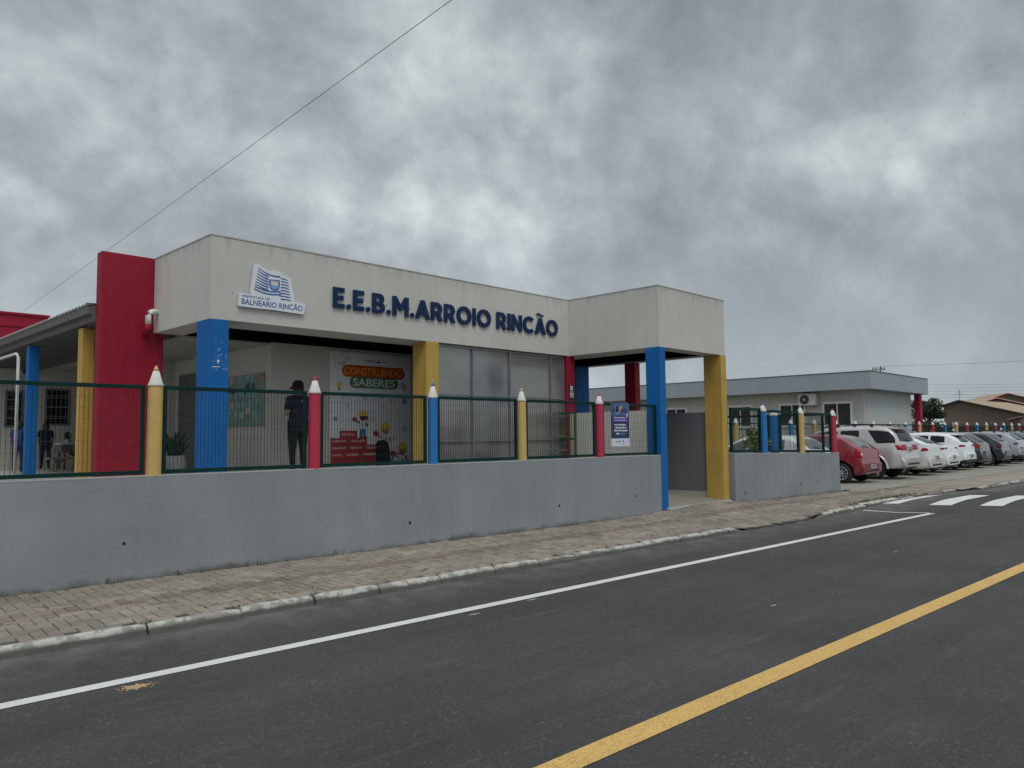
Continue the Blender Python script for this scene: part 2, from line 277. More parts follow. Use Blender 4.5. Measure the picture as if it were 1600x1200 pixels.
# ---------------------------------------------------------------- mesh helpers
def link(o, parent=None):
    C.objects.link(o)
    if parent is not None: o.parent = parent
    return o
def tagit(o, label=None, cat=None, group=None, kind=None):
    if label: o['label'] = label
    if cat: o['category'] = cat
    if group: o['group'] = group
    if kind: o['kind'] = kind
    return o
def thing(name, label, cat, loc=(0, 0, 0), rz=0, group=None):
    o = bpy.data.objects.new(name, None); o.empty_display_size = .2; o.location = loc; o.rotation_euler = (0, 0, rz)
    C.objects.link(o); return tagit(o, label, cat, group)
class MB:
    def __init__(s): s.v = []; s.f = []; s.mi = []; s.mats = []; s.cur = 0
    def m(s, key):
        if key not in s.mats: s.mats.append(key)
        s.cur = s.mats.index(key); return s
    def add(s, vs, fs):
        b = len(s.v); s.v += [tuple(v) for v in vs]
        for f in fs: s.f.append([b + i for i in f]); s.mi.append(s.cur)
        return s
    def box(s, x0, x1, y0, y1, z0, z1):
        return s.add([(x0, y0, z0), (x1, y0, z0), (x1, y1, z0), (x0, y1, z0), (x0, y0, z1), (x1, y0, z1), (x1, y1, z1), (x0, y1, z1)],
                     [(0, 3, 2, 1), (4, 5, 6, 7), (0, 1, 5, 4), (1, 2, 6, 5), (2, 3, 7, 6), (3, 0, 4, 7)])
    def hexa(s, p):  # 8 points bottom 4 (ccw) top 4
        return s.add(p, [(0, 3, 2, 1), (4, 5, 6, 7), (0, 1, 5, 4), (1, 2, 6, 5), (2, 3, 7, 6), (3, 0, 4, 7)])
    def prism(s, poly, y0, y1):  # polygon in (x,z) ccw seen from -y, extruded along y
        n = len(poly); vs = [(x, y0, z) for x, z in poly] + [(x, y1, z) for x, z in poly]
        return s.add(vs, [tuple(range(n)), tuple(range(2 * n - 1, n - 1, -1))] + [((i + 1) % n, i, n + i, n + (i + 1) % n) for i in range(n)])
    def tube(s, pts, r, n=8, caps=True, r2=None):
        pts = [Vector(p) for p in pts]; rings = []; up = Vector((0, 0, 1))
        for i, p in enumerate(pts):
            d = (pts[min(i + 1, len(pts) - 1)] - pts[max(i - 1, 0)]).normalized()
            a = d.cross(up if abs(d.z) < .95 else Vector((1, 0, 0))).normalized(); b = a.cross(d)
            rr = r if r2 is None else r + (r2 - r) * i / (len(pts) - 1)
            rings.append([p + (a * math.cos(t) + b * math.sin(t)) * rr for t in (2 * math.pi * k / n for k in range(n))])
        vs = [q for rg in rings for q in rg]; fs = []
        for i in range(len(pts) - 1):
            for k in range(n): fs.append((i * n + k, i * n + (k + 1) % n, (i + 1) * n + (k + 1) % n, (i + 1) * n + k))
        if caps: fs += [tuple(range(n - 1, -1, -1)), tuple(range((len(pts) - 1) * n, len(pts) * n))]
        return s.add(vs, fs)
    def lathe(s, prof, n=16, c=(0, 0, 0), axis='z', caps=True):
        vs = []
        for r, h in prof:
            for k in range(n):
                t = 2 * math.pi * k / n; a, b = r * math.cos(t), r * math.sin(t)
                vs.append((c[0] + a, c[1] + b, c[2] + h) if axis == 'z' else (c[0] + h, c[1] + a, c[2] + b))
        fs = [(i * n + k, i * n + (k + 1) % n, (i + 1) * n + (k + 1) % n, (i + 1) * n + k) for i in range(len(prof) - 1) for k in range(n)]
        if caps: fs += [tuple(range(n - 1, -1, -1)), tuple(range((len(prof) - 1) * n, len(prof) * n))]
        return s.add(vs, fs)
    def build(s, name, parent=None, mat=None, smooth=False, bevel=0, fix=True):
        me = bpy.data.meshes.new(name); me.from_pydata(s.v, [], s.f)
        for k in (s.mats if s.mats else [mat]): me.materials.append(MT[k] if isinstance(k, str) else k)
        if s.mats and len(s.mats) > 1:
            for p, i in zip(me.polygons, s.mi): p.material_index = i
        if fix:
            bm = bmesh.new(); bm.from_mesh(me); bmesh.ops.recalc_face_normals(bm, faces=bm.faces); bm.to_mesh(me); bm.free()
        if smooth:
            for p in me.polygons: p.use_smooth = True
        o = bpy.data.objects.new(name, me); link(o, parent)
        if bevel:
            b = o.modifiers.new('edge', 'BEVEL'); b.width = bevel; b.segments = 2; b.limit_method = 'ANGLE'
        return o
def struct(o): o['kind'] = 'structure'; return o
def text_mesh(body, size=1.0, extrude=.02, offset=0.0, spacing=1.0, mat='navy', shear=0):
    cu = bpy.data.curves.new('txt', 'FONT'); cu.body = body; cu.size = size; cu.extrude = extrude; cu.offset = offset; cu.space_character = spacing; cu.shear = shear
    o = bpy.data.objects.new('txt', cu); C.objects.link(o); dg = bpy.context.evaluated_depsgraph_get(); dg.update()
    me = bpy.data.meshes.new_from_object(o.evaluated_get(dg)); bpy.data.objects.remove(o); me.materials.clear(); me.materials.append(MT[mat]); return me
def place_text(body, name, u0, u1, z0, z1, v, parent, mat='navy', extrude=.02, offset=0.02, spacing=1.0, shear=0, merge=None):
    """lettering fitted to u0..u1, z0..z1 on a plane facing -v"""
    me = text_mesh(body, 1.0, 1.0, offset, spacing, mat, shear)
    xs = [w.co.x for w in me.vertices]; ys = [w.co.y for w in me.vertices]
    ax, bx, ay, by = min(xs), max(xs), min(ys), max(ys)
    sx, sz = (u1 - u0) / (bx - ax), (z1 - z0) / (by - ay)
    for w in me.vertices:
        x, y, z = w.co
        w.co = (u0 + (x - ax) * sx, v + (-extrude if z > 0 else 0), z0 + (y - ay) * sz)
    if merge is not None:
        merge.m(mat); merge.add([tuple(w.co) for w in me.vertices], [tuple(p.vertices) for p in me.polygons]); bpy.data.meshes.remove(me); return None
    me.name = name; o = bpy.data.objects.new(name, me); return link(o, parent)
def disc(mb, key, x, z, rx, rz, v, n=18, a0=0, a1=360, d=.001):
    mb.m(key); pts = [(x + rx * math.cos(math.radians(a0 + (a1 - a0) * k / n)), z + rz * math.sin(math.radians(a0 + (a1 - a0) * k / n))) for k in range(n + (0 if a1 - a0 == 360 else 1))]
    mb.prism(pts, v - d, v)
def rect(mb, key, x0, x1, z0, z1, v, d=.001): mb.m(key); mb.prism([(x0, z0), (x1, z0), (x1, z1), (x0, z1)], v - d, v)
def pill(mb, key, x0, x1, z0, z1, v, d=.001):
    mb.m(key); r = (z1 - z0) / 2; zc = (z0 + z1) / 2
    p = [(x1 - r + r * math.cos(t), zc + r * math.sin(t)) for t in [math.radians(-90 + 180 * k / 10) for k in range(11)]]
    p += [(x0 + r + r * math.cos(t), zc + r * math.sin(t)) for t in [math.radians(90 + 180 * k / 10) for k in range(11)]]
    mb.prism(p, v - d, v)

BA = math.atan2(0.05839289, 0.99829368)      # the school stands turned a little from the street
def b2w(u, v): return (u * math.cos(BA) - v * math.sin(BA), u * math.sin(BA) + v * math.cos(BA))
def cr(px, depth): # ground point at a lateral distance and depth from the street corner
    lat = (px - 800) / 1182 * depth; f = Vector((F_.x, F_.y)).normalized(); r = Vector((R_.x, R_.y)).normalized(); return f * depth + r * lat
def sm(a, b, x): t = max(0, min(1, (x - a) / (b - a))); return t * t * (3 - 2 * t)

# ---------------------------------------------------------------- ground, road, pavement
def ky(x): return 6.945 + .33 * sm(14.3, 18.5, x) - .28 * sm(22.5, 25, x)
def hump(x, y):
    s = x - (16.2 + .65 * (7.3 - y)); k = ky(x); return .05 * sm(k - .75, k - .02, y) + .10 * sm(.7, 2.9, s) * (1 - sm(6.0, 8.2, s)) * (1 - .75 * sm(k - .55, k - .02, y))
def swz(x, y):
    e = .13 + .11 * math.exp(-((x - 13.9) / 1.9) ** 2) * sm(7.6, 9.1, y)
    dip = .065 * sm(11.2, 12.1, x) * (1 - sm(13.7, 14.5, x)) * (1 - sm(7.05, 7.9, y))
    return e - dip
def grid(name, xs, ys, zf, mat_, kind='structure'):
    mb = MB(); n = len(ys)
    mb.v = [(x, y, zf(x, y)) for x in xs for y in ys]
    mb.f = [(i * n + j, (i + 1) * n + j, (i + 1) * n + j + 1, i * n + j + 1) for i in range(len(xs) - 1) for j in range(n - 1)]; mb.mi = [0] * len(mb.f)
    o = mb.build(name, None, mat_, smooth=True, fix=False); o['kind'] = kind; return o
def fr(a, b, s):
    n = max(1, round((b - a) / s)); return [a + (b - a) * i / n for i in range(n + 1)]
grid('ground', fr(-300, 500, 50), fr(-300, 500, 50), lambda x, y: -.06, 'ground')
xs = fr(-40, 14, 2) + fr(14.25, 28, .25) + fr(30, 220, 5)
grid('road', xs, fr(-5, 5.5, .5) + fr(5.65, 7.33, .12), hump, 'asphalt')
def stripe(name, pts, key, dz=.004, nc=1):
    """pts: list of (xa,ya,xb,yb) cross pairs along the stripe, nc strips across"""
    mb = MB(); m = nc + 1
    for a in pts:
        for k in range(m):
            x, y = a[0] + (a[2] - a[0]) * k / nc, a[1] + (a[3] - a[1]) * k / nc; mb.v.append((x, y, hump(x, y) + dz))
    mb.f = [(m * i + k, m * (i + 1) + k, m * (i + 1) + k + 1, m * i + k + 1) for i in range(len(pts) - 1) for k in range(nc)]; mb.mi = [0] * len(mb.f)
    o = mb.build(name, None, key, fix=False); o['kind'] = 'structure'
    return o
def xline(name, x0, x1, y, w, key, skew=0, dz=.004, st=.25):
    return stripe(name, [(x - skew * (-w / 2), y - w / 2, x - skew * (w / 2), y + w / 2) for x in fr(x0, x1, st)], key, dz, 5 if 'crosswalk' in name else 1)
xline('edge_line_marking', -30, 17.1, 5.905, .125, 'white_line', skew=.6)
xline('centre_line_marking', -30, 70, 2.815, .17, 'yellow_line')
for i in range(9):
    yc = 7.10 - i * .86
    x0 = 18.0 + .62 * (7.2 - yc)
    xline('crosswalk_stripe', x0, x0 + 2.75, yc, .30 if i == 0 else .38, 'white_line', skew=.62, dz=.007)
# transverse stop lines each side of the raised crossing
def tline(x7, w, y0, y1, key='white_line'):
    stripe('stop_line_marking', [(x7 + .78 * (7.3 - y) + w, y, x7 + .78 * (7.3 - y), y) for y in fr(y0, y1, .25)], key, .005)
tline(16.1, .11, 5.97, 7.0); tline(22.6, .22, -4, 6.6)
# thin dark seam where the crossing was re-laid
stripe('asphalt_seam', [(16.2 + .78 * (7.3 - y) + .05, y, 16.2 + .78 * (7.3 - y), y) for y in fr(-4.5, 5.8, .25)], 'trim', .003)

grid('sidewalk', fr(-14, 34, .25), fr(7.0, 7.42, .03) + fr(7.5, 9.24, .2), lambda x, y: swz(x, y) - .012 if y > ky(x) + .03 else -.05, 'joint')
def pavers():
    mb = MB(); w = .108; g = .006
    for ix in range(-70, 215):
        for iy in range(0, 21):
            k = (ix - iy) % 4
            if k == 0: bx, by, lx, ly = ix, iy, 2, 1
            elif k == 3: bx, by, lx, ly = ix, iy, 1, 2
            else: continue
            x0, y0 = bx * w, 7.045 + by * w; x1, y1 = x0 + lx * w, y0 + ly * w
            if y0 > 9.15: continue
            if y1 > 9.21: y1 = 9.2
            cx, cy = (x0 + x1) / 2, (y0 + y1) / 2
            if x0 > 20.4 and cy > 8.75 or y0 < ky(x0) + .085: continue
            mb.m('paverred' if abs(cy - (7.97 + .029 * cx)) < .13 else 'paver')
            t1, t2, dz = random.gauss(0, .0018), random.gauss(0, .0018), random.gauss(0, .0012)
            if random.random() < .012: dz -= .008
            q = []
            for (x, y, sx, sy) in ((x0 + g, y0 + g, -1, -1), (x1 - g, y0 + g, 1, -1), (x1 - g, y1 - g, 1, 1), (x0 + g, y1 - g, -1, 1)):
                q.append((x, y, swz(x, y) + dz + sx * t1 + sy * t2))
            lo = [(x - (.004 if x < cx else -.004), y - (.004 if y < cy else -.004), z - .02) for x, y, z in q]
            b = len(mb.v); mb.v += q + lo
            for f in ((0, 1, 2, 3), (1, 0, 4, 5), (2, 1, 5, 6), (3, 2, 6, 7), (0, 3, 7, 4)): mb.f.append([b + i for i in f]); mb.mi.append(mb.cur)
    o = mb.build('sidewalk_paving', None, fix=False); struct(o)
pavers()
grid('parking_lot', fr(20.45, 120, 2), fr(8.72, 18.0, .5), lambda x, y: .128 + .0 * x, 'lot')
grid('far_sidewalk', fr(22.95, 120, 2), fr(7.12, 8.72, .4), lambda x, y: .12, 'paver')

def kerbs():
    mb = MB()
    joints = [-9, -7.9, -6.8, -5.7, -4.6, -3.5, -2.4, -1.3, -.3, .78, 2.1, 2.91, 3.66, 4.39, 5.2, 6.01, 6.75, 7.43, 8.1, 8.88, 9.75, 10.36, 11.1, 11.75]
    segs = list(zip(joints[:-1], joints[1:])) + [(14.0, 14.9), (14.9, 16.0), (16.0, 16.8), (16.8, 17.9), (17.9, 19.0)] + [(19 + i * 1.0, 20.0 + i * 1.0) for i in range(40)]
    for a, b in segs:
        g = .004 + random.random() * .007; dy = random.gauss(0, .007); tz = random.gauss(0, .005)
        top = .140; yf = ky((a + b) / 2) + dy
        if a > 18.5: top = .135 - .02 * random.random(); yf += random.gauss(0, .02); g += .02
        sections = 6
        xs_ = [a + g + (b - a - 2 * g) * k / sections for k in range(sections + 1)]
        rings = []
        for k, x in enumerate(xs_):
            t = top + tz
            if a == 11.1: t -= (.11) * sm(.1, 1, k / sections)
            if a == 14.0: t -= (.11) * (1 - sm(0, .8, k / sections))
            e = -.008 if k in (0, sections) else 0
            w = random.gauss(0, .003)
            rings.append([(x, yf - .02 + w, -.05), (x, yf - .004 + w, t - .045), (x, yf + .018 + w, t - .012 + e), (x, yf + .045, t + e), (x, yf + .088, t - .002 + e), (x, yf + .098, -.05)])
        n = 6; bse = len(mb.v); mb.v += [p for r in rings for p in r]
        for k in range(sections):
            for j in range(n - 1): mb.f.append([bse + k * n + j, bse + (k + 1) * n + j, bse + (k + 1) * n + j + 1, bse + k * n + j + 1]); mb.mi.append(0)
        mb.f.append([bse + j for j in range(n)]); mb.f.append([bse + sections * n + n - 1 - j for j in range(n)]); mb.mi += [0, 0]
    struct(mb.build('kerb', None, 'kerbtop', smooth=False))
    # sunken crossover kerb with crumbled concrete
    mb = MB()
    for i in range(14):
        x = 11.75 + i * .165; mb.box(x, x + .15 + random.random() * .012, 6.95 + random.gauss(0, .012), 7.06, -.05, .058 + random.random() * .02)
    struct(mb.build('dropped_kerb', None, 'joint', bevel=.008))
kerbs()
# sand and dust lying on the asphalt
def splat(name, cx, cy, rx, ry, key, n=420, z=.0045):
    mb = MB()
    for i in range(n):
        t = random.random() * 6.28; r = abs(random.gauss(0, .55)); x = cx + rx * r * math.cos(t) + .25 * rx * math.sin(9 * t); y = cy + ry * r * math.sin(t); s_ = random.uniform(.002, .0075) * (1.3 - .4 * min(r, 2))
        if s_ <= .001: continue
        p = [(x + s_ * random.uniform(.6, 1.2) * math.cos(a), y + s_ * random.uniform(.6, 1.2) * math.sin(a), z) for a in (0, 1.26, 2.51, 3.77, 5.03)]
        mb.add(p + [(x, y, z + s_ * .6)], [(k, (k + 1) % 5, 5) for k in range(5)])
    o = mb.build(name, None, key); tagit(o, kind='stuff'); return o
splat('spilled_sand', 1.66, 5.70, .095, .06, 'sand', 900)
splat('road_dust', 4.66, 5.83 - .13, .06, .02, 'sandp', 220); splat('road_dust', 5.50, 5.78, .06, .02, 'sandp', 220); splat('road_dust', 7.0, 3.9, .045, .010, 'sandp', 150)
splat('road_dust', 11.3, 4.4, .05, .015, 'sandp', 150)

def weeds():
    mb = MB()
    def blade(x, y, z, h, a, lean, w=.004):
        dx, dy = math.cos(a), math.sin(a); px, py = -dy * w, dx * w
        p1 = (x + dx * lean * .4, y + dy * lean * .4, z + h * .6); p2 = (x + dx * lean, y + dy * lean, z + h)
        mb.add([(x - px, y - py, z), (x + px, y + py, z), (p1[0] + px * .7, p1[1] + py * .7, p1[2]), (p1[0] - px * .7, p1[1] - py * .7, p1[2]), p2], [(0, 1, 2, 3), (3, 2, 4)])
    def tuft(x, y, h, n):
        z = swz(x, y) - .01
        for i in range(n): blade(x + random.gauss(0, .02), y + random.gauss(0, .012), z, h * random.uniform(.4, 1.1), random.random() * 6.28, h * random.uniform(.2, .8))
    x = 1.0
    while x < 12.3:
        x += random.expovariate(7); tuft(x, 9.185 - random.random() * .02, random.choice((.02, .03, .035, .05)), random.randint(3, 8))
    for x in (2.35, 2.42, 3.1, 3.9, 4.05, 5.1, 5.2, 7.05): tuft(x, 9.17, .12, 7)
    for x in (.78, 2.1, 2.91, 3.66, 4.39, 5.2, 6.01, 8.1, 9.75, 10.36): tuft(x, 7.0, .05, 12); tuft(x + .05, 7.07, .04, 8)
    for x, y in ((3.6, 7.35), (3.0, 7.3), (5.2, 7.4), (7.2, 7.5), (8.0, 7.35), (9.6, 7.4), (10.1, 7.5), (15.8, 7.3)):
        for k in range(10): tuft(x + random.gauss(0, .25), y + random.gauss(0, .06), .035, 6)
    for k in range(150): xx = random.uniform(16.5, 20.5); tuft(xx, ky(xx) + .12 + abs(random.gauss(0, .08)), .06, 7)
    for x in fr(15.1, 20.2, .12): tuft(x, 9.17, .03, 4)
    for k in range(25): tuft(20.2 + random.random() * .2, 9.2 - random.random() * .15, .06, 6)
    # joints between pavers
    for k in range(500):
        ix = random.uniform(-1, 20); iy = 7.045 + .108 * random.randint(1, 19); tuft(ix, iy, .012, 3)
    tagit(mb.build('weeds', None, 'weed', fix=False), kind='stuff')
weeds()

# ---------------------------------------------------------------- raised courtyard behind the retaining wall
mb = MB(); mb.box(-30, 12.3, 9.40, 11.0, -.05, 1.0); mb.box(-30, 12.2, 11.0, 26, -.05, 1.0); mb.box(12.2, 14.2, 12.2, 26, -.05, .99); mb.box(16.1, 20.0, 9.5, 14, -.05, .93)
struct(mb.build('terrace_ground', None, 'terrace'))
mb = MB(); P = lambda u, v, z: (*b2w(u, v), z)   # entrance ramp rising away from the street
mb.hexa([P(13.0, 8.47, 0), P(15.4, 8.47, 0), P(15.4, 15, 0), P(13.0, 15, 0), P(13.0, 8.47, .235), P(15.4, 8.47, .235), P(15.4, 15, .9), P(13.0, 15, .9)])
struct(mb.build('entrance_ramp', None, 'lot'))
mb = MB(); mb.hexa([P(13.0, 8.36, 0), P(15.5, 8.36, 0), P(15.5, 8.468, 0), P(13.0, 8.468, 0), P(13.0, 8.36, .222), P(15.5, 8.36, .222), P(15.5, 8.468, .238), P(13.0, 8.468, .238)])
struct(mb.build('entrance_threshold_path', None, 'pot', bevel=.01))

def front_wall(name, label, x0, x1, zt0, zt1, y0=9.2, y1=9.38, holes=()):
    mb = MB(); mb.hexa([(x0, y0, -.05), (x1, y0, -.05), (x1, y1, -.05), (x0, y1, -.05), (x0, y0, zt0), (x1, y0, zt1), (x1, y1, zt1), (x0, y1, zt0)])
    t = thing(name, label, 'wall'); mb.build('wall_body', t, 'grey', bevel=.012)
    mb = MB(); mb.hexa([(x0, y0 - .003, zt0 - .012), (x1, y0 - .003, zt1 - .012), (x1, y1, zt1 - .012), (x0, y1, zt0 - .012), (x0, y0 - .003, zt0 + .006), (x1, y0 - .003, zt1 + .006), (x1, y1, zt1 + .006), (x0, y1, zt0 + .006)])
    mb.build('wall_cap', t, 'pot', bevel=.004)
    for hx, hz, r in holes:
        m2 = MB(); pts = [(hx + r * random.uniform(.85, 1.15) * math.cos(a), hz + r * random.uniform(.8, 1.15) * math.sin(a)) for a in [6.283 * k / 12 for k in range(12)]]
        m2.m('hole'); m2.prism(pts, y0 - .003, y0 + .01); m2.build('drain_hole', t)
    return t
front_wall('retaining_wall', 'long smooth grey painted retaining wall with small drain holes, left of the entrance', -10, 12.355, 1.29, 1.285,
           holes=((2.51, .55, .017), (6.33, .46, .021), (9.43, .49, .022), (11.51, .53, .018), (8.06, .37, .007), (5.0, .52, .006), (1.2, .3, .01)))
front_wall('low_wall', 'short grey painted low wall between the entrance and the red parked car', 15.035, 20.2, 1.255, 1.15,
           holes=((15.41, .36, .02), (18.0, .44, .025), (18.88, .44, .02), (19.85, .36, .014)))

# ---------------------------------------------------------------- pencil posts and fence panels
PCOL = {'yellow': 'pyellow', 'red': 'pred', 'blue': 'pblue'}
def pencil(color, loc, z0, z1, zt, r, label, group, rz=0, lean=0):
    t = thing('pencil_post', label, 'pencil post', (loc[0], loc[1], z0), rz, group); t.rotation_euler.y = lean
    mb = MB(); h = z1 - z0; n = 12; prof = [(r * 1.01, 0), (r, h * .5), (r * .99, h + .012)]; mb.lathe(prof, n); mb.build('shaft', t, PCOL[color], smooth=False)
    ht = zt - z0; k = .72; mb = MB()
    mb.lathe([(r * 1.07, h - .01), (r * 1.06, h + .008), (r * .90, h + .035), (r * (1 - k) + r * .12, h + (ht - h) * k)], 12, caps=True); mb.build('sharpened_cone', t, 'pwhite', smooth=True)
    mb = MB(); mb.lathe([(r * .395, h + (ht - h) * k - .003), (r * .30, h + (ht - h) * (k + .12)), (r * .12, ht - .006), (.002, ht)], 10); mb.build('coloured_tip', t, PCOL[color], smooth=True)
    return t
def panel(p0, p1, z0, z1, label, group, wires=True, vs=.045, hs=.122, fw=.045, zr=None, detail=True, stile=True):
    """welded mesh panel in a square-tube frame from p0 to p1 (x,y)"""
    d = Vector((p1[0] - p0[0], p1[1] - p0[1], 0)); ln = d.length; rz = math.atan2(d.y, d.x)
    t = thing('fence_panel', label, 'fence panel', (p0[0], p0[1], 0), rz, group); z0b, z1b = z0
    z0t, z1t = z1
    zb = lambda x: z0b + (z1b - z0b) * x / ln
    zt = lambda x: z0t + (z1t - z0t) * x / ln
    h = fw / 2; mb = MB()
    def bar(xa, za, xb, zb_, w=fw):
        mb.hexa([(xa, -h, za), (xb, -h, zb_), (xb, h, zb_), (xa, h, za), (xa, -h, za + w), (xb, -h, zb_ + w), (xb, h, zb_ + w), (xa, h, za + w)])
    bar(0, zb(0), ln, zb(ln)); bar(0, zt(0) - fw, ln, zt(ln) - fw)
    if stile:
        mb.hexa([(0, -h + .001, zb(0) + fw), (fw, -h + .001, zb(0) + fw), (fw, h - .001, zb(0) + fw), (0, h - .001, zb(0) + fw), (0, -h + .001, zt(0) - fw), (fw, -h + .001, zt(0) - fw), (fw, h - .001, zt(0) - fw), (0, h - .001, zt(0) - fw)])
        mb.hexa([(ln - fw, -h + .001, zb(ln) + fw), (ln, -h + .001, zb(ln) + fw), (ln, h - .001, zb(ln) + fw), (ln - fw, h - .001, zb(ln) + fw), (ln - fw, -h + .001, zt(ln) - fw), (ln, -h + .001, zt(ln) - fw), (ln, h - .001, zt(ln) - fw), (ln - fw, h - .001, zt(ln) - fw)])
    mb.build('frame', t, 'green', bevel=.004 if detail else 0)
    if wires:
        mb = MB(); n = int((ln - 2 * fw) / vs); w = .0022
        for k in range(1, n + 1):
            x = fw + (ln - 2 * fw) * k / (n + 1); mb.box(x - w * .95, x + w * .95, -w, w, zb(x) + fw, zt(x) - fw)
        mb.m('wire_glint')
        mb2 = MB(); z = zb(0) + fw + hs * .8
        while z < min(zt(0), zt(ln)) - fw - .03: mb2.box(fw, ln - fw, -w * 2.4, -w * 1.05, z - w * .55, z + w * .55); z += hs
        mb.mats = ['wire']; mb.cur = 0; mb.mi = [0] * len(mb.f); mb.m('wire_glint'); mb.add(mb2.v, mb2.f); mb.build('wire_mesh', t, fix=False)
        if detail:
            for k in range(4):
                mb = MB(); x = ln * (k + .5) / 4; mb.tube([(x, -h - .004, zb(x) + fw * .5), (x, -h, zb(x) + fw * .5)], .004, 6); mb.build('bolt', t, 'alu')
    return t
FY = 9.285
px_ = [.85, 2.825, 4.845, 6.80, 8.645, 10.60]
pc_ = ['red', 'yellow', 'red', 'blue', 'yellow', 'red']
pl_ = ['red pencil post of the front fence at the very left end', 'big yellow pencil post in front of the wide red wall fin', 'big red pencil post beside the man in black', 'big blue pencil post in front of the yellow building column',
       'yellow pencil post on the long grey wall, in front of the milky glazing', 'red pencil post on the long grey wall, beside the small navy banner']
for i, (x, c) in enumerate(zip(px_, pc_)):
    if i == 0: continue
    pencil(c, (x, FY - .01), 1.285, (2.325, 2.325, 2.30, 2.29, 2.285, 2.275)[i], (2.56, 2.56, 2.53, 2.525, 2.50, 2.475)[i], (.08, .083, .08, .075, .075, .075)[i], pl_[i], 'pencil posts on the front wall', lean=random.gauss(0, .006))
ends = [-1.2] + px_[1:] + [12.33]
PL = ['fence panel with wire mesh at the left edge of the picture', 'fence panel in front of the left blue column', 'fence panel in front of the colourful poster', 'fence panel just right of the big blue pencil post', 'fence panel in front of the red column and green gate', 'short fence panel carrying the blue banner beside the entrance']
for i in range(6):
    a, b = ends[i] + (.098 if i else 0), ends[i + 1] - (.098 if i < 5 else 0)
    panel((a, FY + .02), (b, FY + .02), (1.305, 1.305), (2.335 - .006 * i, 2.335 - .006 * (i + 1) - (.012 if i == 5 else 0)), 'dark green ' + PL[i], 'fence panels on the front wall')
# second stretch right of the entrance
p2 = [(16.45, 'blue'), (18.28, 'yellow'), (20.07, 'red')]
l2 = ['blue pencil post on the short wall, in front of the bush', 'yellow pencil post in the middle of the short wall, in front of the white car', 'red pencil post on the right corner of the short wall, beside the red car']
for (x, c), l in zip(p2, l2):
    zb_ = 1.25 - .1 * (x - 15) / 5.2; pencil(c, (x, FY), zb_, zb_ + 1.0, zb_ + 1.19, .085, l, 'pencil posts on the short wall')
e2 = [15.06, 16.45, 18.28, 20.07]; l2 = ['panel on the short wall next to the yellow entrance column', 'panel on the short wall between its blue and yellow posts', 'panel on the short wall between its yellow and red posts']
for i in range(3):
    a, b = e2[i] + (.1 if i else 0), e2[i + 1] - .1; f = lambda x: 1.255 - .105 * (x - 15.03) / 5.17
    panel((a, FY + .02), (b, FY + .02), (f(a) + .02, f(b) + .02), (f(a) + 1.03, f(b) + 1.06), 'dark green wire ' + l2[i], 'fence panels on the short wall', fw=.06)
# side fence running back from the corner, on its own low wall
mb = MB(); q0, q1 = b2w(20.45, 8.25), b2w(20.45, 12.6); qa, qb = b2w(20.6, 8.25), b2w(20.6, 12.6)
mb.hexa([(*q0, 0), (*qa, 0), (*qb, 0), (*q1, 0), (*q0, 1.14), (*qa, 1.14), (*qb, 1.14), (*q1, 1.14)])
tagit(mb.build('side_wall', None, 'grey'), 'low grey side wall running back from the corner beside the parked cars', 'wall')
sp = [b2w(20.52, v) for v in (8.32, 9.72, 11.3, 12.5)]
pencil('blue', sp[1], 1.14, 2.2, 2.40, .115, 'thick blue pencil post on the side fence behind the bush', 'pencil posts on the short wall')
panel(sp[0], b2w(20.52, 9.58), (1.16, 1.16), (2.22, 2.22), 'dark green side fence panel nearest the corner of the short wall', 'side fence panels', detail=False, fw=.06)
panel(b2w(20.52, 9.86), sp[2], (1.16, 1.16), (2.22, 2.22), 'dark green side fence panel farther from the corner, behind the bush', 'side fence panels', detail=False, fw=.06)
# far fence behind the parked cars
fx0, fy0, s, FA = 37.5, 16.15, 2.3, math.radians(2.0)
cyc = ['blue', 'yellow', 'red']
q = lambda i: (fx0 + math.cos(FA) * s * i, fy0 + math.sin(FA) * s * i)
mb = MB(); a, b = q(-7), q(24); nx, ny = -math.sin(FA) * .15, math.cos(FA) * .15
mb.hexa([(a[0], a[1], 0), (b[0], b[1], 0), (b[0] + nx, b[1] + ny, 0), (a[0] + nx, a[1] + ny, 0), (a[0], a[1], 1.1), (b[0], b[1], 1.1), (b[0] + nx, b[1] + ny, 1.1), (a[0] + nx, a[1] + ny, 1.1)])
tagit(mb.build('rear_wall', None, 'grey'), 'low grey wall under the long fence behind the parked cars', 'wall')
ordw = ['first', 'second', 'third', 'fourth', 'fifth', 'sixth', 'seventh', 'eighth', 'ninth']
cnt = {'blue': 0, 'yellow': 0, 'red': 0}
for i in range(-5, 16):
    c = cyc[i % 3]; x, y = q(i)
    lab = '%s %s pencil post from the left on the far fence behind the cars' % (ordw[cnt[c]], c); cnt[c] += 1
    pencil(c, (x + nx * .5, y + ny * .5), 1.1, 2.10, 2.33, .095, lab, 'pencil posts on the far fence')
for i in range(-7, 16):
    a, b = q(i), q(i + 1); e = .05
    lab = 'far green fence panel behind the cars, '
    lab += ('%s from its left end' % ordw[i + 7]) if i < -5 else 'just right of its %s %s pencil post' % (ordw[(i + 5) // 3], cyc[i % 3])
    panel((a[0] + nx * .5, a[1] + ny * .5), (b[0] + nx * .5, b[1] + ny * .5), (1.12, 1.12), (2.11, 2.11), lab, 'far fence panels', vs=.12, hs=.25, fw=.05, detail=False)

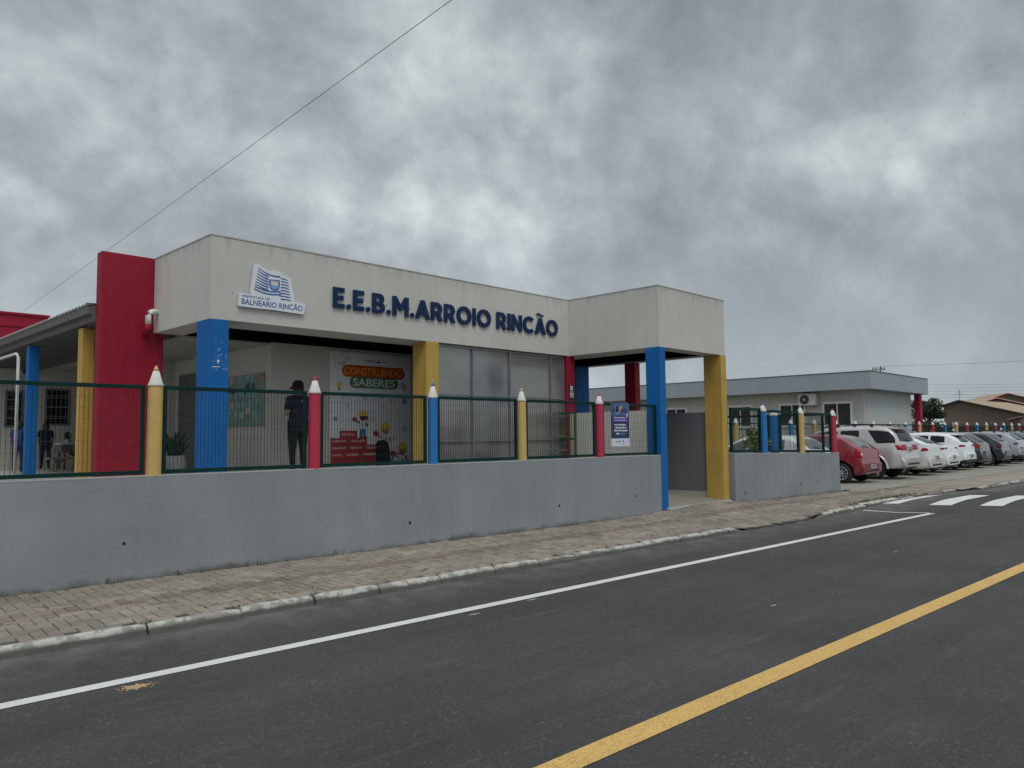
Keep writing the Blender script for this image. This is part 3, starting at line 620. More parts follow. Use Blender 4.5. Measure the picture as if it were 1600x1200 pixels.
# ---------------------------------------------------------------- the school building
S = thing('school_building', 'cream school building with flat parapet, coloured columns and red wall fin behind the fence', 'building', (0, 0, 0), BA)
ZB, ZT = 3.46, 4.70
mb = MB()
mb.box(4.75, 12.87, 10.82, 11.58, ZB, ZT); mb.box(4.75, 5.22, 11.58, 12.97, ZB, ZT)
mb.box(12.87, 13.62, 8.83, 13.5, ZB, ZT); mb.box(12.87, 15.52, 8.46, 8.83, ZB, ZT); mb.box(15.28, 15.52, 8.83, 13.5, ZB, ZT)
mb.build('parapet', S, 'parapet')
mb = MB(); mb.box(4.74, 12.86, 10.812, 11.0, ZT + .001, ZT + .02); mb.box(12.862, 15.53, 8.452, 8.65, ZT + .001, ZT + .02); mb.box(4.742, 4.9, 11.0, 12.96, ZT + .001, ZT + .02); mb.box(12.862, 13.0, 8.65, 11.0, ZT + .001, ZT + .02)
mb.build('parapet_capping', S, 'soffit')
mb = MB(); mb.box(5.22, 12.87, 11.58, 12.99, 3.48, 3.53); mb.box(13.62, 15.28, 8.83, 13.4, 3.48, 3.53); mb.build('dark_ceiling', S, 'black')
mb = MB(); mb.box(5.23, 12.86, 11.6, 24, 4.3, 4.4); mb.box(13.63, 15.27, 8.84, 13.4, 4.3, 4.4); mb.build('sky_block_roof', S, 'zinc')  # unseen roof slabs, added to keep sky light out and the porch dark
mb = MB()
mb.box(6.85, 13.1, 12.95, 13.15, .9, 4.28); mb.box(6.85, 7.05, 13.15, 17.4, .9, 4.28); mb.box(4.93, 7.05, 17.4, 17.6, .9, 4.28); mb.box(13.1, 13.3, 11.3, 22, .9, 4.28)
mb.build('wall', S, 'inner')
mb = MB(); mb.box(5.2, 6.85, 12.992, 17.4, 3.44, 3.47); mb.build('recess_ceiling', S, 'soffit')
mb = MB(); mb.box(3.94, 4.92, 12.985, 13.22, .95, 4.72); mb.build('wall_fin', S, 'red', bevel=.01)
def col(u0, u1, v0, v1, z0, z1, key): mb = MB(); mb.box(u0, u1, v0, v1, z0, z1); return mb.build('column', S, key, bevel=.008)
c1 = col(4.747, 5.04, 10.815, 11.26, .9, ZB - .001, 'blue'); col(8.80, 9.10, 10.815, 11.22, .9, ZB - .001, 'yellow'); col(12.79, 13.06, 10.815, 11.14, .2, ZB - .001, 'red')
col(12.853, 13.07, 8.447, 8.78, -.05, ZB - .001, 'blue'); col(15.30, 15.537, 8.447, 8.88, -.05, ZB - .001, 'yellow')
col(15.29, 15.5, 10.76, 11.07, .2, ZB - .001, 'red'); col(14.76, 15.30, 12.2, 12.42, .2, ZB - .001, 'blue')
col(3.92, 4.11, 13.8, 14.02, .9, 3.559, 'yellow'); col(3.92, 4.10, 17.08, 17.3, .9, 3.559, 'blue'); col(3.4, 3.6, 22.4, 22.6, .9, 3.559, 'red')
# torn sticker remains on the left blue column
mb = MB(); random.seed(5)
for k in range(46):
    u = random.uniform(4.80, 5.01); z = random.choice((3.13, 3.11, 3.0, 2.93, 2.9, 2.83, 2.80, 2.72, 2.73)) + random.gauss(0, .012); w = random.uniform(.004, .02); h = random.uniform(.003, .012)
    mb.m('logol' if random.random() < .4 else 'pvc'); mb.prism([(u, z), (u + w, z + random.gauss(0, .003)), (u + w * .8, z + h), (u + w * .2, z + h * .9)], 10.812, 10.8148)
mb.m('pvc'); mb.prism([(4.865, 2.86), (4.90, 2.86), (4.895, 2.82), (4.882, 2.80), (4.868, 2.83)][::-1], 10.811, 10.8148); mb.prism([(4.79, 2.745), (4.91, 2.75), (4.91, 2.762), (4.79, 2.757)], 10.811, 10.8148)
mb.build('sticker_remains', S)
random.seed(11)
# yellow column wear marks
mb = MB()
for k in range(14):
    u = random.uniform(8.87, 9.02); z = random.uniform(2.5, 2.9); w = random.uniform(.008, .02); mb.prism([(u, z), (u + w, z), (u + w * .7, z + w * .8)], 10.812, 10.8148)
mb.build('paint_chips', S, 'pvc')
# glazed screen of milky sheets
g0, g1, gz0, gz1 = 9.105, 12.785, .95, 3.455
mb = MB(); mb.box(g0, g1, 10.93, 10.95, gz0, gz1); mb.build('milky_glazing', S, 'milky')
mb = MB(); mh = [9.105, 10.02, 11.06, 12.33, 12.745]
for u in mh: mb.box(u, u + .028, 10.885, 10.928, gz0, gz1)
for z in (gz0, 1.60, 2.49, gz1 - .045): 
    for a, b in zip(mh[:-1], mh[1:]): mb.box(a + .029, b - .001, 10.89, 10.927, z, z + .026)
mb.build('glazing_frame', S, 'alu')
mb = MB(); mb.box(12.4, 12.75, 10.80, 10.83, 2.10, 2.135); mb.box(12.4, 12.75, 10.80, 10.83, 1.66, 1.695); mb.box(12.4, 12.75, 10.80, 10.83, 1.36, 1.395); mb.box(11.2, 12.4, 10.80, 10.82, 2.1, 2.12); mb.box(11.2, 12.4, 10.80, 10.82, 1.4, 1.42); mb.build('safety_rail', S, 'alu')
# ramp walls
mb = MB(); mb.box(12.86, 13.0, 8.79, 10.80, .1, 2.185); mb.build('ramp_wall', S, 'inner')
mb = MB(); mb.box(15.36, 15.52, 8.882, 10.75, .1, 2.19); mb.box(15.36, 15.52, 11.08, 12.19, .1, 2.19); mb.box(15.36, 15.52, 12.43, 16, .1, 2.19); mb.build('ramp_wall', S, 'passage')
mb = MB(); mb.box(15.34, 15.358, 8.882, 10.75, .25, .40); mb.build('skirting', S, 'terrace')
# left wing: gutter, soffit, corrugated roof, rear wall
mb = MB(); V1 = 30
mb.m('gutter'); mb.box(3.90, 3.98, 13.23, V1, 3.60, 3.86); mb.box(3.82, 3.90, 13.23, V1, 3.72, 3.84); mb.build('gutter', S)
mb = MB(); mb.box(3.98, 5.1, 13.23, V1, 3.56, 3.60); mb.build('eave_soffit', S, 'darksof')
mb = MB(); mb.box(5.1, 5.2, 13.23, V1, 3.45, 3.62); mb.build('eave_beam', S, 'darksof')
mb = MB(); mb.box(5.2, 9.0, 17.62, V1, 3.55, 3.6); mb.build('wing_ceiling', S, 'soffit')
mb = MB(); n = int((V1 - 13.23) / .045)
for i in range(n + 1):
    v = 13.23 + i * .045; dz = .018 * math.cos(i * math.pi / 2)
    for (u, z) in ((3.80, 3.875), (9.5, 4.22)):
        mb.v += [(u, v, z + dz), (u, v, z + dz - .008)]
for i in range(n):
    a = i * 4; b = a + 4
    mb.f += [(a, a + 2, b + 2, b), (a + 1, b + 1, b + 3, a + 3), (a, b, b + 1, a + 1)]; mb.mi += [0] * 3
mb.build('corrugated_roof', S, 'zinc', smooth=True)
mb = MB(); mb.box(1.0, 13, 22.8, 23.0, .9, 3.56); mb.build('rear_wall_face', S, 'inner')
def win(u0, u1, z0, z1, v, key='glass', bars=4, parent=S):
    mb = MB(); f = .05
    mb.box(u0, u1, v - .03, v, z0, z0 + f); mb.box(u0, u1, v - .03, v, z1 - f, z1); mb.box(u0, u0 + f, v - .03, v, z0 + f, z1 - f); mb.box(u1 - f, u1, v - .03, v, z0 + f, z1 - f)
    for k in range(1, bars): z = z0 + (z1 - z0) * k / bars; mb.box(u0 + f, u1 - f, v - .025, v - .002, z - .012, z + .012)
    w = mb.build('window', parent, 'alu'); mb = MB(); mb.box(u0 + f, u1 - f, v - .012, v - .004, z0 + f, z1 - f); mb.build('pane', w, key)
win(4.72, 5.15, 2.05, 3.0, 22.8); win(5.62, 6.22, 2.10, 3.08, 22.8)
mb = MB(); mb.box(6.42, 6.62, 22.74, 22.8, 1.0, 3.02); dr = mb.build('door', S, 'dark'); mb = MB(); mb.box(6.62, 6.80, 22.72, 22.8, 1.5, 3.0); mb.build('door_leaf', dr, 'cyan')
mb = MB(); mb.box(5.9, 6.28, 17.30, 17.4, 1.0, 3.12)
mb.build('door_frame', S, 'inner'); mb = MB(); mb.box(7.0 - .25, 6.849, 16.0, 16.9, 1.0, 3.1); mb.build('door', S, 'door')
mb = MB(); mb.tube([(3.86, 17.62, 1.0), (3.86, 17.62, 3.36), (3.86, 17.70, 3.44), (3.86, 17.85, 3.46), (3.86, 27, 3.46)], .030, 10); mb.build('downpipe', S, 'pvc', smooth=True)
mb = MB(); mb.tube([(4.78, 12.80, 3.79), (4.66, 12.80, 3.79), (4.615, 12.80, 3.765), (4.60, 12.80, 3.72), (4.60, 12.80, 3.575)], .046, 12)
mb.m('red'); mb.tube([(4.60, 12.80, 3.575), (4.60, 12.80, 3.50), (4.61, 12.83, 3.46), (4.62, 12.9, 3.44), (4.63, 12.99, 3.43)], .052, 12); mb.mats = ['pvc', 'red']; k = len(mb.mi) // 2; mb.mi = [0] * (4 * 12 + 2) + [1] * (4 * 12 + 2); mb.build('drain_elbow', S, smooth=True)
# drip holes and rust specks in the fascia
mb = MB()
for (u, z) in ((8.3, 3.83), (8.7, 3.79), (11.2, 3.70), (10.05, 3.74), (7.7, 3.83), (12.1, 3.78), (5.08, 3.88)):
    disc(mb, 'hole', u, z, .008, .010, 10.819, 8, d=.002)
mb.build('fixing_holes', S)

# lettering and town sign on the parapet
def arc(cx, cz, rx, rz, a0, a1, n=18): return [(cx + rx * math.cos(math.radians(a0 + (a1 - a0) * k / n)), cz + rz * math.sin(math.radians(a0 + (a1 - a0) * k / n))) for k in range(n + 1)]
def glyph(ch):
    t = .225
    if ch == 'E': return .62, [[(0, 0), (.62, 0), (.62, .22), (t, .22), (t, .395), (.56, .395), (.56, .605), (t, .605), (t, .78), (.61, .78), (.61, 1), (0, 1)]]
    if ch == 'I': return t, [[(0, 0), (t, 0), (t, 1), (0, 1)]]
    if ch == '.': return .26, [arc(.13, .125, .13, .125, 0, 360, 20)[:-1]]
    if ch == 'M': return .98, [[(0, 0), (.24, 0), (.24, .60), (.44, .26), (.54, .26), (.74, .60), (.74, 0), (.98, 0), (.98, 1), (.74, 1), (.49, .58), (.24, 1), (0, 1)]]
    if ch == 'N': return .84, [[(0, 0), (.24, 0), (.24, .58), (.63, 0), (.84, 0), (.84, 1), (.60, 1), (.60, .42), (.21, 1), (0, 1)]]
    if ch in 'AÃ':
        r = [[(0, 0), (.26, 0), (.335, .19), (.635, .19), (.71, 0), (.98, 0), (.61, 1), (.37, 1)], [(.405, .38), (.565, .38), (.485, .66)]]
        if ch == 'Ã':
            w = [(.20 + .57 * k / 16, 1.20 + .055 * math.sin(2 * math.pi * k / 16)) for k in range(17)]; r.append([(x, z - .05) for x, z in w] + [(x, z + .06) for x, z in w[::-1]])
        return .98, r
    if ch == 'O': return 1.04, [arc(.52, .5, .52, .52, 0, 360, 40)[:-1], arc(.52, .5, .285, .29, 0, 360, 32)[:-1]]
    if ch == 'C': return .93, [arc(.52, .5, .52, .52, 42, 318, 34) + arc(.52, .5, .285, .29, 312, 48, 26)]
    if ch == 'R': return .78, [[(0, 0), (t, 0), (t, .31), (.36, .31), (.50, 0), (.79, 0), (.615, .36)] + arc(.40, .665, .34, .335, -50, 90, 16) + [(0, 1)], [(t, .52)] + arc(.40, .655, .095, .135, -90, 90, 10) + [(t, .79)]]
    if ch == 'B': return .74, [[(0, 0)] + arc(.43, .29, .31, .29, -90, 62, 14) + arc(.41, .735, .28, .265, -50, 90, 14) + [(0, 1)], [(t, .19)] + arc(.42, .30, .085, .11, -90, 90, 8) + [(t, .41)], [(t, .595)] + arc(.40, .70, .075, .105, -90, 90, 8) + [(t, .805)]]
def sign_letters(text, name, u0, u1, z0, cap, v, dep, parent, key, gap=.10):
    adv = []; x = 0
    for ch in text:
        if ch == ' ': x += .34; continue
        w, _ = glyph(ch); x -= (.05 if ch in 'AÃ' and adv else 0); adv.append((ch, x)); x += w + gap - (.05 if ch in 'AÃ' else 0)
    tot = x - gap; sx = (u1 - u0) / tot
    cu = bpy.data.curves.new('txt', 'CURVE'); cu.dimensions = '2D'; cu.fill_mode = 'BOTH'; cu.extrude = 1
    for ch, x in adv:
        for pts in glyph(ch)[1]:
            sp = cu.splines.new('POLY'); sp.points.add(len(pts) - 1); sp.use_cyclic_u = True
            for p, (a, b) in zip(sp.points, pts): p.co = (u0 + (x + a) * sx, z0 + b * cap, 0, 1)
    o = bpy.data.objects.new('txt', cu); C.objects.link(o); dg = bpy.context.evaluated_depsgraph_get(); dg.update()
    me = bpy.data.meshes.new_from_object(o.evaluated_get(dg)); bpy.data.objects.remove(o); me.materials.clear(); me.materials.append(MT[key])
    for w in me.vertices: w.co = (w.co.x, v + (-dep if w.co.z > 0 else 0), w.co.y)
    me.name = name; return link(bpy.data.objects.new(name, me), parent)
o = sign_letters('E.E.B.M.ARROIO RINCÃO', 'raised_letters', 6.80, 12.47, 3.855, .345, 10.80, .022, None, 'navy')
T = thing('wall_lettering', 'large navy raised letters reading E.E.B.M.ARROIO RINCÃO on the cream parapet', 'lettering', (0, 0, 0), BA); o.parent = T; o.name = 'raised_letters'
mb = MB()
for u in fr(6.9, 12.4, .5): mb.tube([(u, 10.82, 4.02), (u, 10.80, 4.02)], .008, 6)
mb.build('standoff_pins', T, 'navy')
T = thing('town_sign', 'white cut-out sign with striped blue flag and PREFEITURA DE BALNEARIO RINCÃO, left on parapet', 'sign', (0, 0, 0), BA)
outl = [(5.40, 4.335), (5.345, 3.93), (5.36, 3.885), (5.19, 3.885), (5.172, 3.868), (5.155, 3.70), (5.175, 3.682), (5.75, 3.685), (6.23, 3.672), (6.255, 3.69), (6.275, 3.83), (6.255, 3.85), (6.085, 3.86), (6.02, 4.20), (5.97, 4.235), (5.87, 4.25), (5.84, 4.29), (5.74, 4.305), (5.63, 4.29), (5.54, 4.32), (5.47, 4.36), (5.43, 4.36)]
mb = MB(); mb.prism(outl[::-1], 10.765, 10.80); mb.build('sign_board', T, 'board')
mb = MB()
def wave(a, b, z0, z1, amp, w0, w1, n=16):
    top = []; bot = []
    for k in range(n + 1):
        t = k / n; x = a + (b - a) * t; z = z0 + (z1 - z0) * t - amp * math.sin(t * math.pi * .9) ; w = (w0 + (w1 - w0) * t) * 1.35; top.append((x, z + w)); bot.append((x, z - w))
    mb.prism(bot + top[::-1], 10.7635, 10.765)
mb.m('logo'); ns = 9; BW = 1.45
for i in range(ns):
    t = i / (ns - 1); xl = 5.465 - .065 * t; zl = 4.305 - .335 * t
    if i in (0,): wave(xl, 5.835, zl, 4.235, .045, .006, .011)
    elif i >= ns - 2: wave(xl, 5.84, zl, 3.955 + .045 * (ns - 1 - i), .04, .008, .010)
    else: wave(xl, 5.635, zl, zl - .065, .012, .006, .011)
for i in range(8):
    t = i / 7; wave(5.845 + .0 * t, 5.965 + .055 * t, 4.195 - .33 * t, 4.17 - .31 * t, -.01, .009, .006)
mb.m('logo'); mb.prism([(5.82, 3.965), (5.845, 3.96), (5.845, 3.905), (5.82, 3.915)][::-1], 10.7630, 10.7634)
mb.build('flag_stripes', T)
mb = MB(); mb.m('logo'); mb.prism([(5.645, 4.155), (5.645, 4.07), (5.665, 4.01), (5.735, 3.985), (5.805, 4.01), (5.825, 4.07), (5.825, 4.165)][::-1], 10.761, 10.7628)
mb.m('logob'); mb.prism([(5.67, 4.14), (5.67, 4.065), (5.80, 4.065), (5.80, 4.145)][::-1], 10.759, 10.7608)
mb.m('logol'); mb.prism([(5.67, 4.063), (5.69, 4.02), (5.735, 4.005), (5.78, 4.02), (5.80, 4.063)][::-1], 10.759, 10.7608)
mb.m('board'); mb.prism([(5.70, 4.075), (5.715, 4.115), (5.735, 4.085), (5.755, 4.12), (5.775, 4.075)][::-1], 10.7575, 10.7588); mb.build('crest', T)
mb = MB(); place_text('PREFEITURA DE', '', 5.215, 5.665, 3.826, 3.862, 10.765, None, 'logo', .002, .008, 1, 0, mb); place_text('BALNEARIO RINCÃO', '', 5.205, 6.225, 3.718, 3.826, 10.765, None, 'logo', .002, .016, 1, 0, mb); mb.build('lettering', T)

# poster on the porch wall
T = thing('wall_poster', 'tall white poster reading CONSTRUINDO SABERES with children in yellow helmets and red bricks', 'poster', (0, 0, 0), BA)
v = 12.925
mb = MB(); rect(mb, 'poster', 8.10, 10.08, 1.02, 3.41, 12.948, .02); mb.build('poster_sheet', T)
mb = MB(); V = 12.927
pill(mb, 'ppred', 8.36, 9.92, 2.915, 3.16, V, .002); pill(mb, 'ppgreen', 8.54, 9.74, 2.70, 2.93, V - .0022, .002)
place_text('CONSTRUINDO', '', 8.40, 9.86, 2.955, 3.125, V - .002, None, 'pporange', .001, .035, 1, 0, mb); place_text('SABERES', '', 8.62, 9.66, 2.735, 2.895, V - .0044, None, 'ppwhite', .001, .018, 1, 0, mb); mb.build('title', T)
mb = MB(); disc(mb, 'ppblack', 8.93, 3.265, .012, .012, V, 8); place_text('RINCÃO', '', 8.97, 9.15, 3.24, 3.29, V, None, 'ppblack', .001, .03, 1, 0, mb); rect(mb, 'ppblack', 9.2, 9.29, 3.235, 3.26, V); disc(mb, 'ppblack', 9.245, 3.285, .02, .012, V, 8); rect(mb, 'ppgrey', 9.32, 9.46, 3.25, 3.265, V); mb.build('small_logos', T)
# books and sketches upper left corner
mb = MB(); random.seed(3)
for k in range(16):
    x = 8.12 + random.random() * .38; z = 3.38 - random.random() * .34 * (1 - (x - 8.12)); a = random.random() * 3; w, h = random.uniform(.02, .09), .012
    c, s_ = math.cos(a), math.sin(a); mb.m(random.choice(('ppgrey', 'pposred', 'ppgrey', 'ppbrown'))); mb.prism([(x, z), (x + w * c, z + w * s_), (x + w * c - h * s_, z + w * s_ + h * c), (x - h * s_, z + h * c)], V - .001 - k * .0001, V)
mb.build('corner_drawing', T)
# bricks: rows of red crates
mb = MB(); rows = [(8.32, 8.72, 1.69, 1.83), (8.105, 8.52, 1.555, 1.688), (8.535, 8.95, 1.555, 1.688), (8.105, 8.50, 1.42, 1.553), (8.515, 8.88, 1.42, 1.553), (8.895, 9.22, 1.42, 1.553), (8.105, 8.42, 1.285, 1.418), (8.435, 8.80, 1.285, 1.418), (8.815, 9.22, 1.285, 1.418), (8.105, 8.5, 1.15, 1.283), (8.515, 8.9, 1.15, 1.283), (8.915, 9.24, 1.15, 1.283)]
words = ['ESCOLA', 'FORMAÇÃO', 'EDUCAÇÃO', 'INOVAÇÃO', 'DEDICAÇÃO', 'CULTURA', 'UNIÃO', 'SUCESSO', 'CONHECIMENTO', '', '', '']
rect(mb, 'ppcrate', 8.105, 9.24, 1.14, 1.553, V); rect(mb, 'ppcrate', 8.105, 8.96, 1.553, 1.69, V); rect(mb, 'ppcrate', 8.31, 8.73, 1.69, 1.835, V)
for (a, b, c, d), w in zip(rows, words):
    rect(mb, 'pposred', a, b, c + .008, d - .004, V - .0012)
    if w: place_text(w, '', a + .05, b - .05, c + .05, c + .05 + .045, V - .0024, None, 'poster', .0008, .01, 1, 0, mb)
mb.build('brick_pile', T)
def kid(name, x, z, s, skin, flip=1, legs=True):
    mb = MB(); v0 = V - .003
    disc(mb, skin, x, z, .085 * s, .08 * s, v0); disc(mb, 'ppyellow', x, z + .03 * s, .105 * s, .10 * s, v0 - .0012, 14, 0, 180); rect(mb, 'ppyellow', x - .13 * s, x + .11 * s, z + .015 * s, z + .04 * s, v0 - .0024)
    if skin == 'ppskin': disc(mb, 'ppbrown', x + .03 * s, z - .02 * s, .012 * s, .018 * s, v0 - .0024, 8); disc(mb, 'ppbrown', x - .035 * s, z - .02 * s, .012 * s, .018 * s, v0 - .0024, 8); disc(mb, 'pposred', x, z - .055 * s, .02 * s, .010 * s, v0 - .0024, 8)
    else: disc(mb, 'ppbrown', x + .10 * s, z - .03 * s, .035 * s, .04 * s, v0 - .0012, 10)
    mb.m('ppwhite'); mb.prism([(x - .07 * s, z - .25 * s), (x + .07 * s, z - .25 * s), (x + .09 * s, z - .09 * s), (x - .09 * s, z - .08 * s)], v0 - .001, v0)
    disc(mb, 'ppgrey', x, z - .16 * s, .02 * s, .025 * s, v0 - .0022, 6)
    mb.m(skin); mb.prism([(x - .09 * s, z - .15 * s), (x - .17 * s, z - .10 * s), (x - .19 * s, z - .07 * s), (x - .16 * s, z - .08 * s), (x - .08 * s, z - .10 * s)][::1], v0 - .0032, v0 - .0024); disc(mb, 'pposred', x - .2 * s, z - .06 * s, .06 * s, .05 * s, v0 - .0034, 10)
    mb.m(skin); mb.prism([(x + .07 * s, z - .1 * s), (x + .12 * s, z - .17 * s), (x + .10 * s, z - .22 * s), (x + .06 * s, z - .16 * s)][::-1], v0 - .0036, v0 - .0028)
    if legs:
        rect(mb, 'ppblue', x - .07 * s, x + .07 * s, z - .33 * s, z - .25 * s, v0 - .0012); rect(mb, 'ppblue', x - .07 * s, x - .01 * s, z - .40 * s, z - .33 * s, v0); rect(mb, 'ppblue', x + .01 * s, x + .07 * s, z - .40 * s, z - .33 * s, v0); disc(mb, 'ppblack', x - .05 * s, z - .42 * s, .05 * s, .02 * s, v0, 8); disc(mb, 'ppblack', x + .05 * s, z - .42 * s, .05 * s, .02 * s, v0, 8)
    mb.build(name, T)
kid('drawn_child', 8.86, 2.12, 1.0, 'ppbrown'); kid('drawn_child', 9.42, 1.85, 1.2, 'ppskin', legs=False); kid('drawn_child', 9.86, 1.43, 1.25, 'ppskin', legs=False)
mb = MB(); mb.m('ppblack'); mb.prism([(9.19, 1.12), (9.56, 1.12), (9.53, 1.42), (9.47, 1.60), (9.36, 1.65), (9.20, 1.62), (9.16, 1.45)], V - .009, V - .008)
pts = [(9.77 + .22 * math.cos(a), 1.14 + .23 * math.sin(a)) for a in [math.radians(180 * k / 14) for k in range(15)]] + [(9.77 + .195 * math.cos(a), 1.14 + .205 * math.sin(a)) for a in [math.radians(180 - 180 * k / 14) for k in range(15)]]
mb.prism(pts, V - .009, V - .008); mb.build('drawn_barrow', T)
mb = MB()
for (x, z, r) in ((9.91, 2.46, .07), (8.22, 2.07, .045)):
    for k in range(7): a = k * .9; disc(mb, 'pplight', x + r * .6 * math.cos(a), z + r * .6 * math.sin(a), r * .55, r * .5, V - k * .0002, 8)
disc(mb, 'ppyellow', 8.30, 2.745, .06, .06, V, 12); rect(mb, 'ppgreen', 8.275, 8.325, 2.64, 2.69, V)
mb.m('logob'); mb.prism([(9.80, 2.75), (9.93, 2.67), (9.99, 2.78), (9.86, 2.86)], V - .001, V)
for (x, z, ch, k, w) in ((8.35, 2.46, 'A', 'ppgrey', .07), (8.88, 2.47, 'A', 'ppblue', .08), (9.3, 2.48, 'P', 'ppblue', .05), (9.71, 2.1, 'E', 'ppyellow', .06), (9.8, 2.12, 'C', 'ppyellow', .05), (8.45, 2.28, 'm', 'ppgrey', .07), (9.33, 2.3, 'b', 'ppgrey', .05), (9.1, 2.02, 'A', 'ppblue', .05), (9.86, 1.80, '8', 'ppgrey', .1), (9.98, 2.05, 'C', 'ppgrey', .05), (9.6, 1.62, 'f', 'ppgrey', .06), (9.55, 2.42, 'e', 'ppgrey', .05)):
    place_text(ch, '', x, x + w, z, z + w * 1.3, V, None, k, .001, .0, 1, 0, mb)
mb.build('scattered_letters', T)

# notice board on the return wall (faces -u): built in its own rotated frame
nb = b2w(6.845, 14.9)
T = thing('notice_board', 'greenish notice board with rows of pinned cards on the porch side wall', 'notice board', (nb[0], nb[1], 0), BA - math.pi / 2)
mb = MB(); rect(mb, 'greyboard', -.25, 1.74, 1.93, 2.93, 0, .02); mb.build('board_panel', T); mb = MB(); random.seed(21)
for k in range(11): x = -.2 + k * .175; mb.m(random.choice(('peach', 'cyan', 'logob', 'greyboard'))); mb.prism([(x, 2.91), (x + .15, 2.91), (x + .075, 2.72)][::-1], -.024, -.0205)
mb.build('bunting', T); mb = MB()
for r in range(3):
    for k in range(6): x = .0 + k * .26 + .08 * (r % 2); z = 2.10 + r * .19 + random.gauss(0, .02); mb.m(random.choice(('cyan', 'cyan', 'logob'))); mb.prism([(x, z), (x + .17, z + .01), (x + .16, z + .13), (x - .01, z + .12)], -.026, -.0205)
mb.build('pinned_cards', T); mb = MB()
for k in range(12): disc(mb, 'cardgreen', 1.15 + random.gauss(0, .16), 2.66 + random.gauss(0, .04), .05, .04, -.0205 - k * .0003, 8, d=.002)
rect(mb, 'ppblack', .25, .5, 2.58, 2.63, -.0206); mb.build('paper_leaves', T)

# banner hung on the fence
T = thing('hanging_banner', 'narrow navy banner with white foot strip tied to the fence beside the entrance', 'banner', (0, FY - .03, 0))
def prow(mb, key, x0, x1, z, h, seed):
    random.seed(seed); x = x0
    while x < x1 - .01:
        w = min(random.uniform(.010, .022), x1 - x); rect(mb, key, x, x + w, z, z + h * random.uniform(.7, 1.1), -.0042, .001); x += w + (.004 if random.random() < .75 else .012)
X0, X1 = 10.905, 11.43
mb = MB(); rect(mb, 'bnavy', X0, X1, 1.63, 2.305, 0, .004); rect(mb, 'bgrey', X0 - .004, X1 + .006, 1.48, 1.63, 0, .0042); mb.build('banner_sheet', T)
mb = MB(); rect(mb, 'bphoto', X0, X1, 2.06, 2.30, -.0041, .0008)
for (x, z, rx, rz, k) in ((11.08, 2.18, .035, .07, 'ppblack'), (11.19, 2.19, .04, .06, 'ppskin'), (11.22, 2.15, .03, .05, 'ppbrown'), (11.09, 2.13, .03, .04, 'logob'), (10.97, 2.16, .03, .05, 'bnavy'), (11.30, 2.16, .04, .04, 'bnavy')): disc(mb, k, x, z, rx, rz, -.005, 12)
mb.m('ppwhite'); mb.prism([(11.35, 2.03), (11.375, 2.03), (11.385, 2.11), (11.365, 2.11)], -.0065, -.0062); mb.build('banner_photo', T)
mb = MB(); rect(mb, 'bpurple', 10.98, 11.37, 1.95, 2.03, -.0041, .0008); prow(mb, 'bgrey', 10.97, 11.30, 2.015, .02, 1); prow(mb, 'bgrey', 11.0, 11.36, 1.965, .01, 2)
for i, (a, b) in enumerate(((11.00, 11.34), (11.0, 11.35), (10.98, 11.37))): prow(mb, 'ppwhite', a, b, 1.875 - i * .055, .028, 10 + i)
prow(mb, 'ppwhite', 11.04, 11.13, 1.705, .03, 20); prow(mb, 'logol', 11.14, 11.31, 1.705, .02, 21); prow(mb, 'ppblack', 11.04, 11.17, 1.56, .02, 22); disc(mb, 'ppblack', 11.245, 1.575, .015, .02, -.0042, 8); prow(mb, 'ppgrey', 11.21, 11.28, 1.53, .012, 23)
mb.build('banner_text', T)
mb = MB()
for x in (X0 + .02, X1 - .02): mb.tube([(x, -.006, 2.29), (x, .05, 2.315)], .004, 6)
mb.build('cable_tie', T, 'pvc')
# small black plate on the red column
T = thing('warning_plate', 'small black plate with white shield fixed on the red column', 'sign', (0, 0, 0), BA)
mb = MB(); rect(mb, 'trim', 12.825, 13.03, 2.49, 2.81, 10.812, .006); mb.build('plate', T); mb = MB(); mb.m('board'); mb.prism([(12.885, 2.79), (12.885, 2.72), (12.928, 2.68), (12.97, 2.72), (12.97, 2.79)][::-1], 10.8045, 10.806); mb.m('trim'); disc(mb, 'trim', 12.93, 2.745, .014, .025, 10.804, 8)
for z, a, b in ((2.665, 12.87, 12.99), (2.64, 12.86, 13.0), (2.56, 12.86, 13.0), (2.535, 12.86, 13.0)): rect(mb, 'plate', a, b, z, z + .01, 10.8045)
rect(mb, 'plate', 12.87, 12.99, 2.58, 2.63, 10.8046); mb.build('emblem', T)
# green gate leaf seen end on beside the red column
gx, gy = b2w(12.5, 10.35)
T = thing('green_gate', 'narrow open green metal gate beside the red column behind the fence', 'gate', (gx, gy, 1.0), BA + math.radians(75))
mb = MB()
for x in (0, .9): mb.box(x, x + .04, -.02, .02, 0, 1.2)
for z in (.05, .6, 1.16): mb.box(.041, .899, -.018, .018, z, z + .04)
mb.build('gate_frame', T, 'gate'); mb = MB()
for k in range(1, 8): x = .04 + k * .108; mb.box(x - .006, x + .006, -.006, .006, .09, 1.16)
mb.build('gate_bars', T, 'gate')

# red block behind the left wing
T = thing('red_block', 'dark red flat-topped building block rising behind the corrugated roof', 'building', (0, 0, 0), BA)
mb = MB(); mb.box(-12, 7.67, 31, 40, .9, 6.15); mb.build('wall', T, 'red'); mb = MB(); mb.box(-12.05, 7.72, 30.93, 40.05, 6.15, 6.22); mb.box(-12.02, 7.68, 30.96, 30.998, 5.72, 5.76); mb.build('roof_trim', T, 'red')

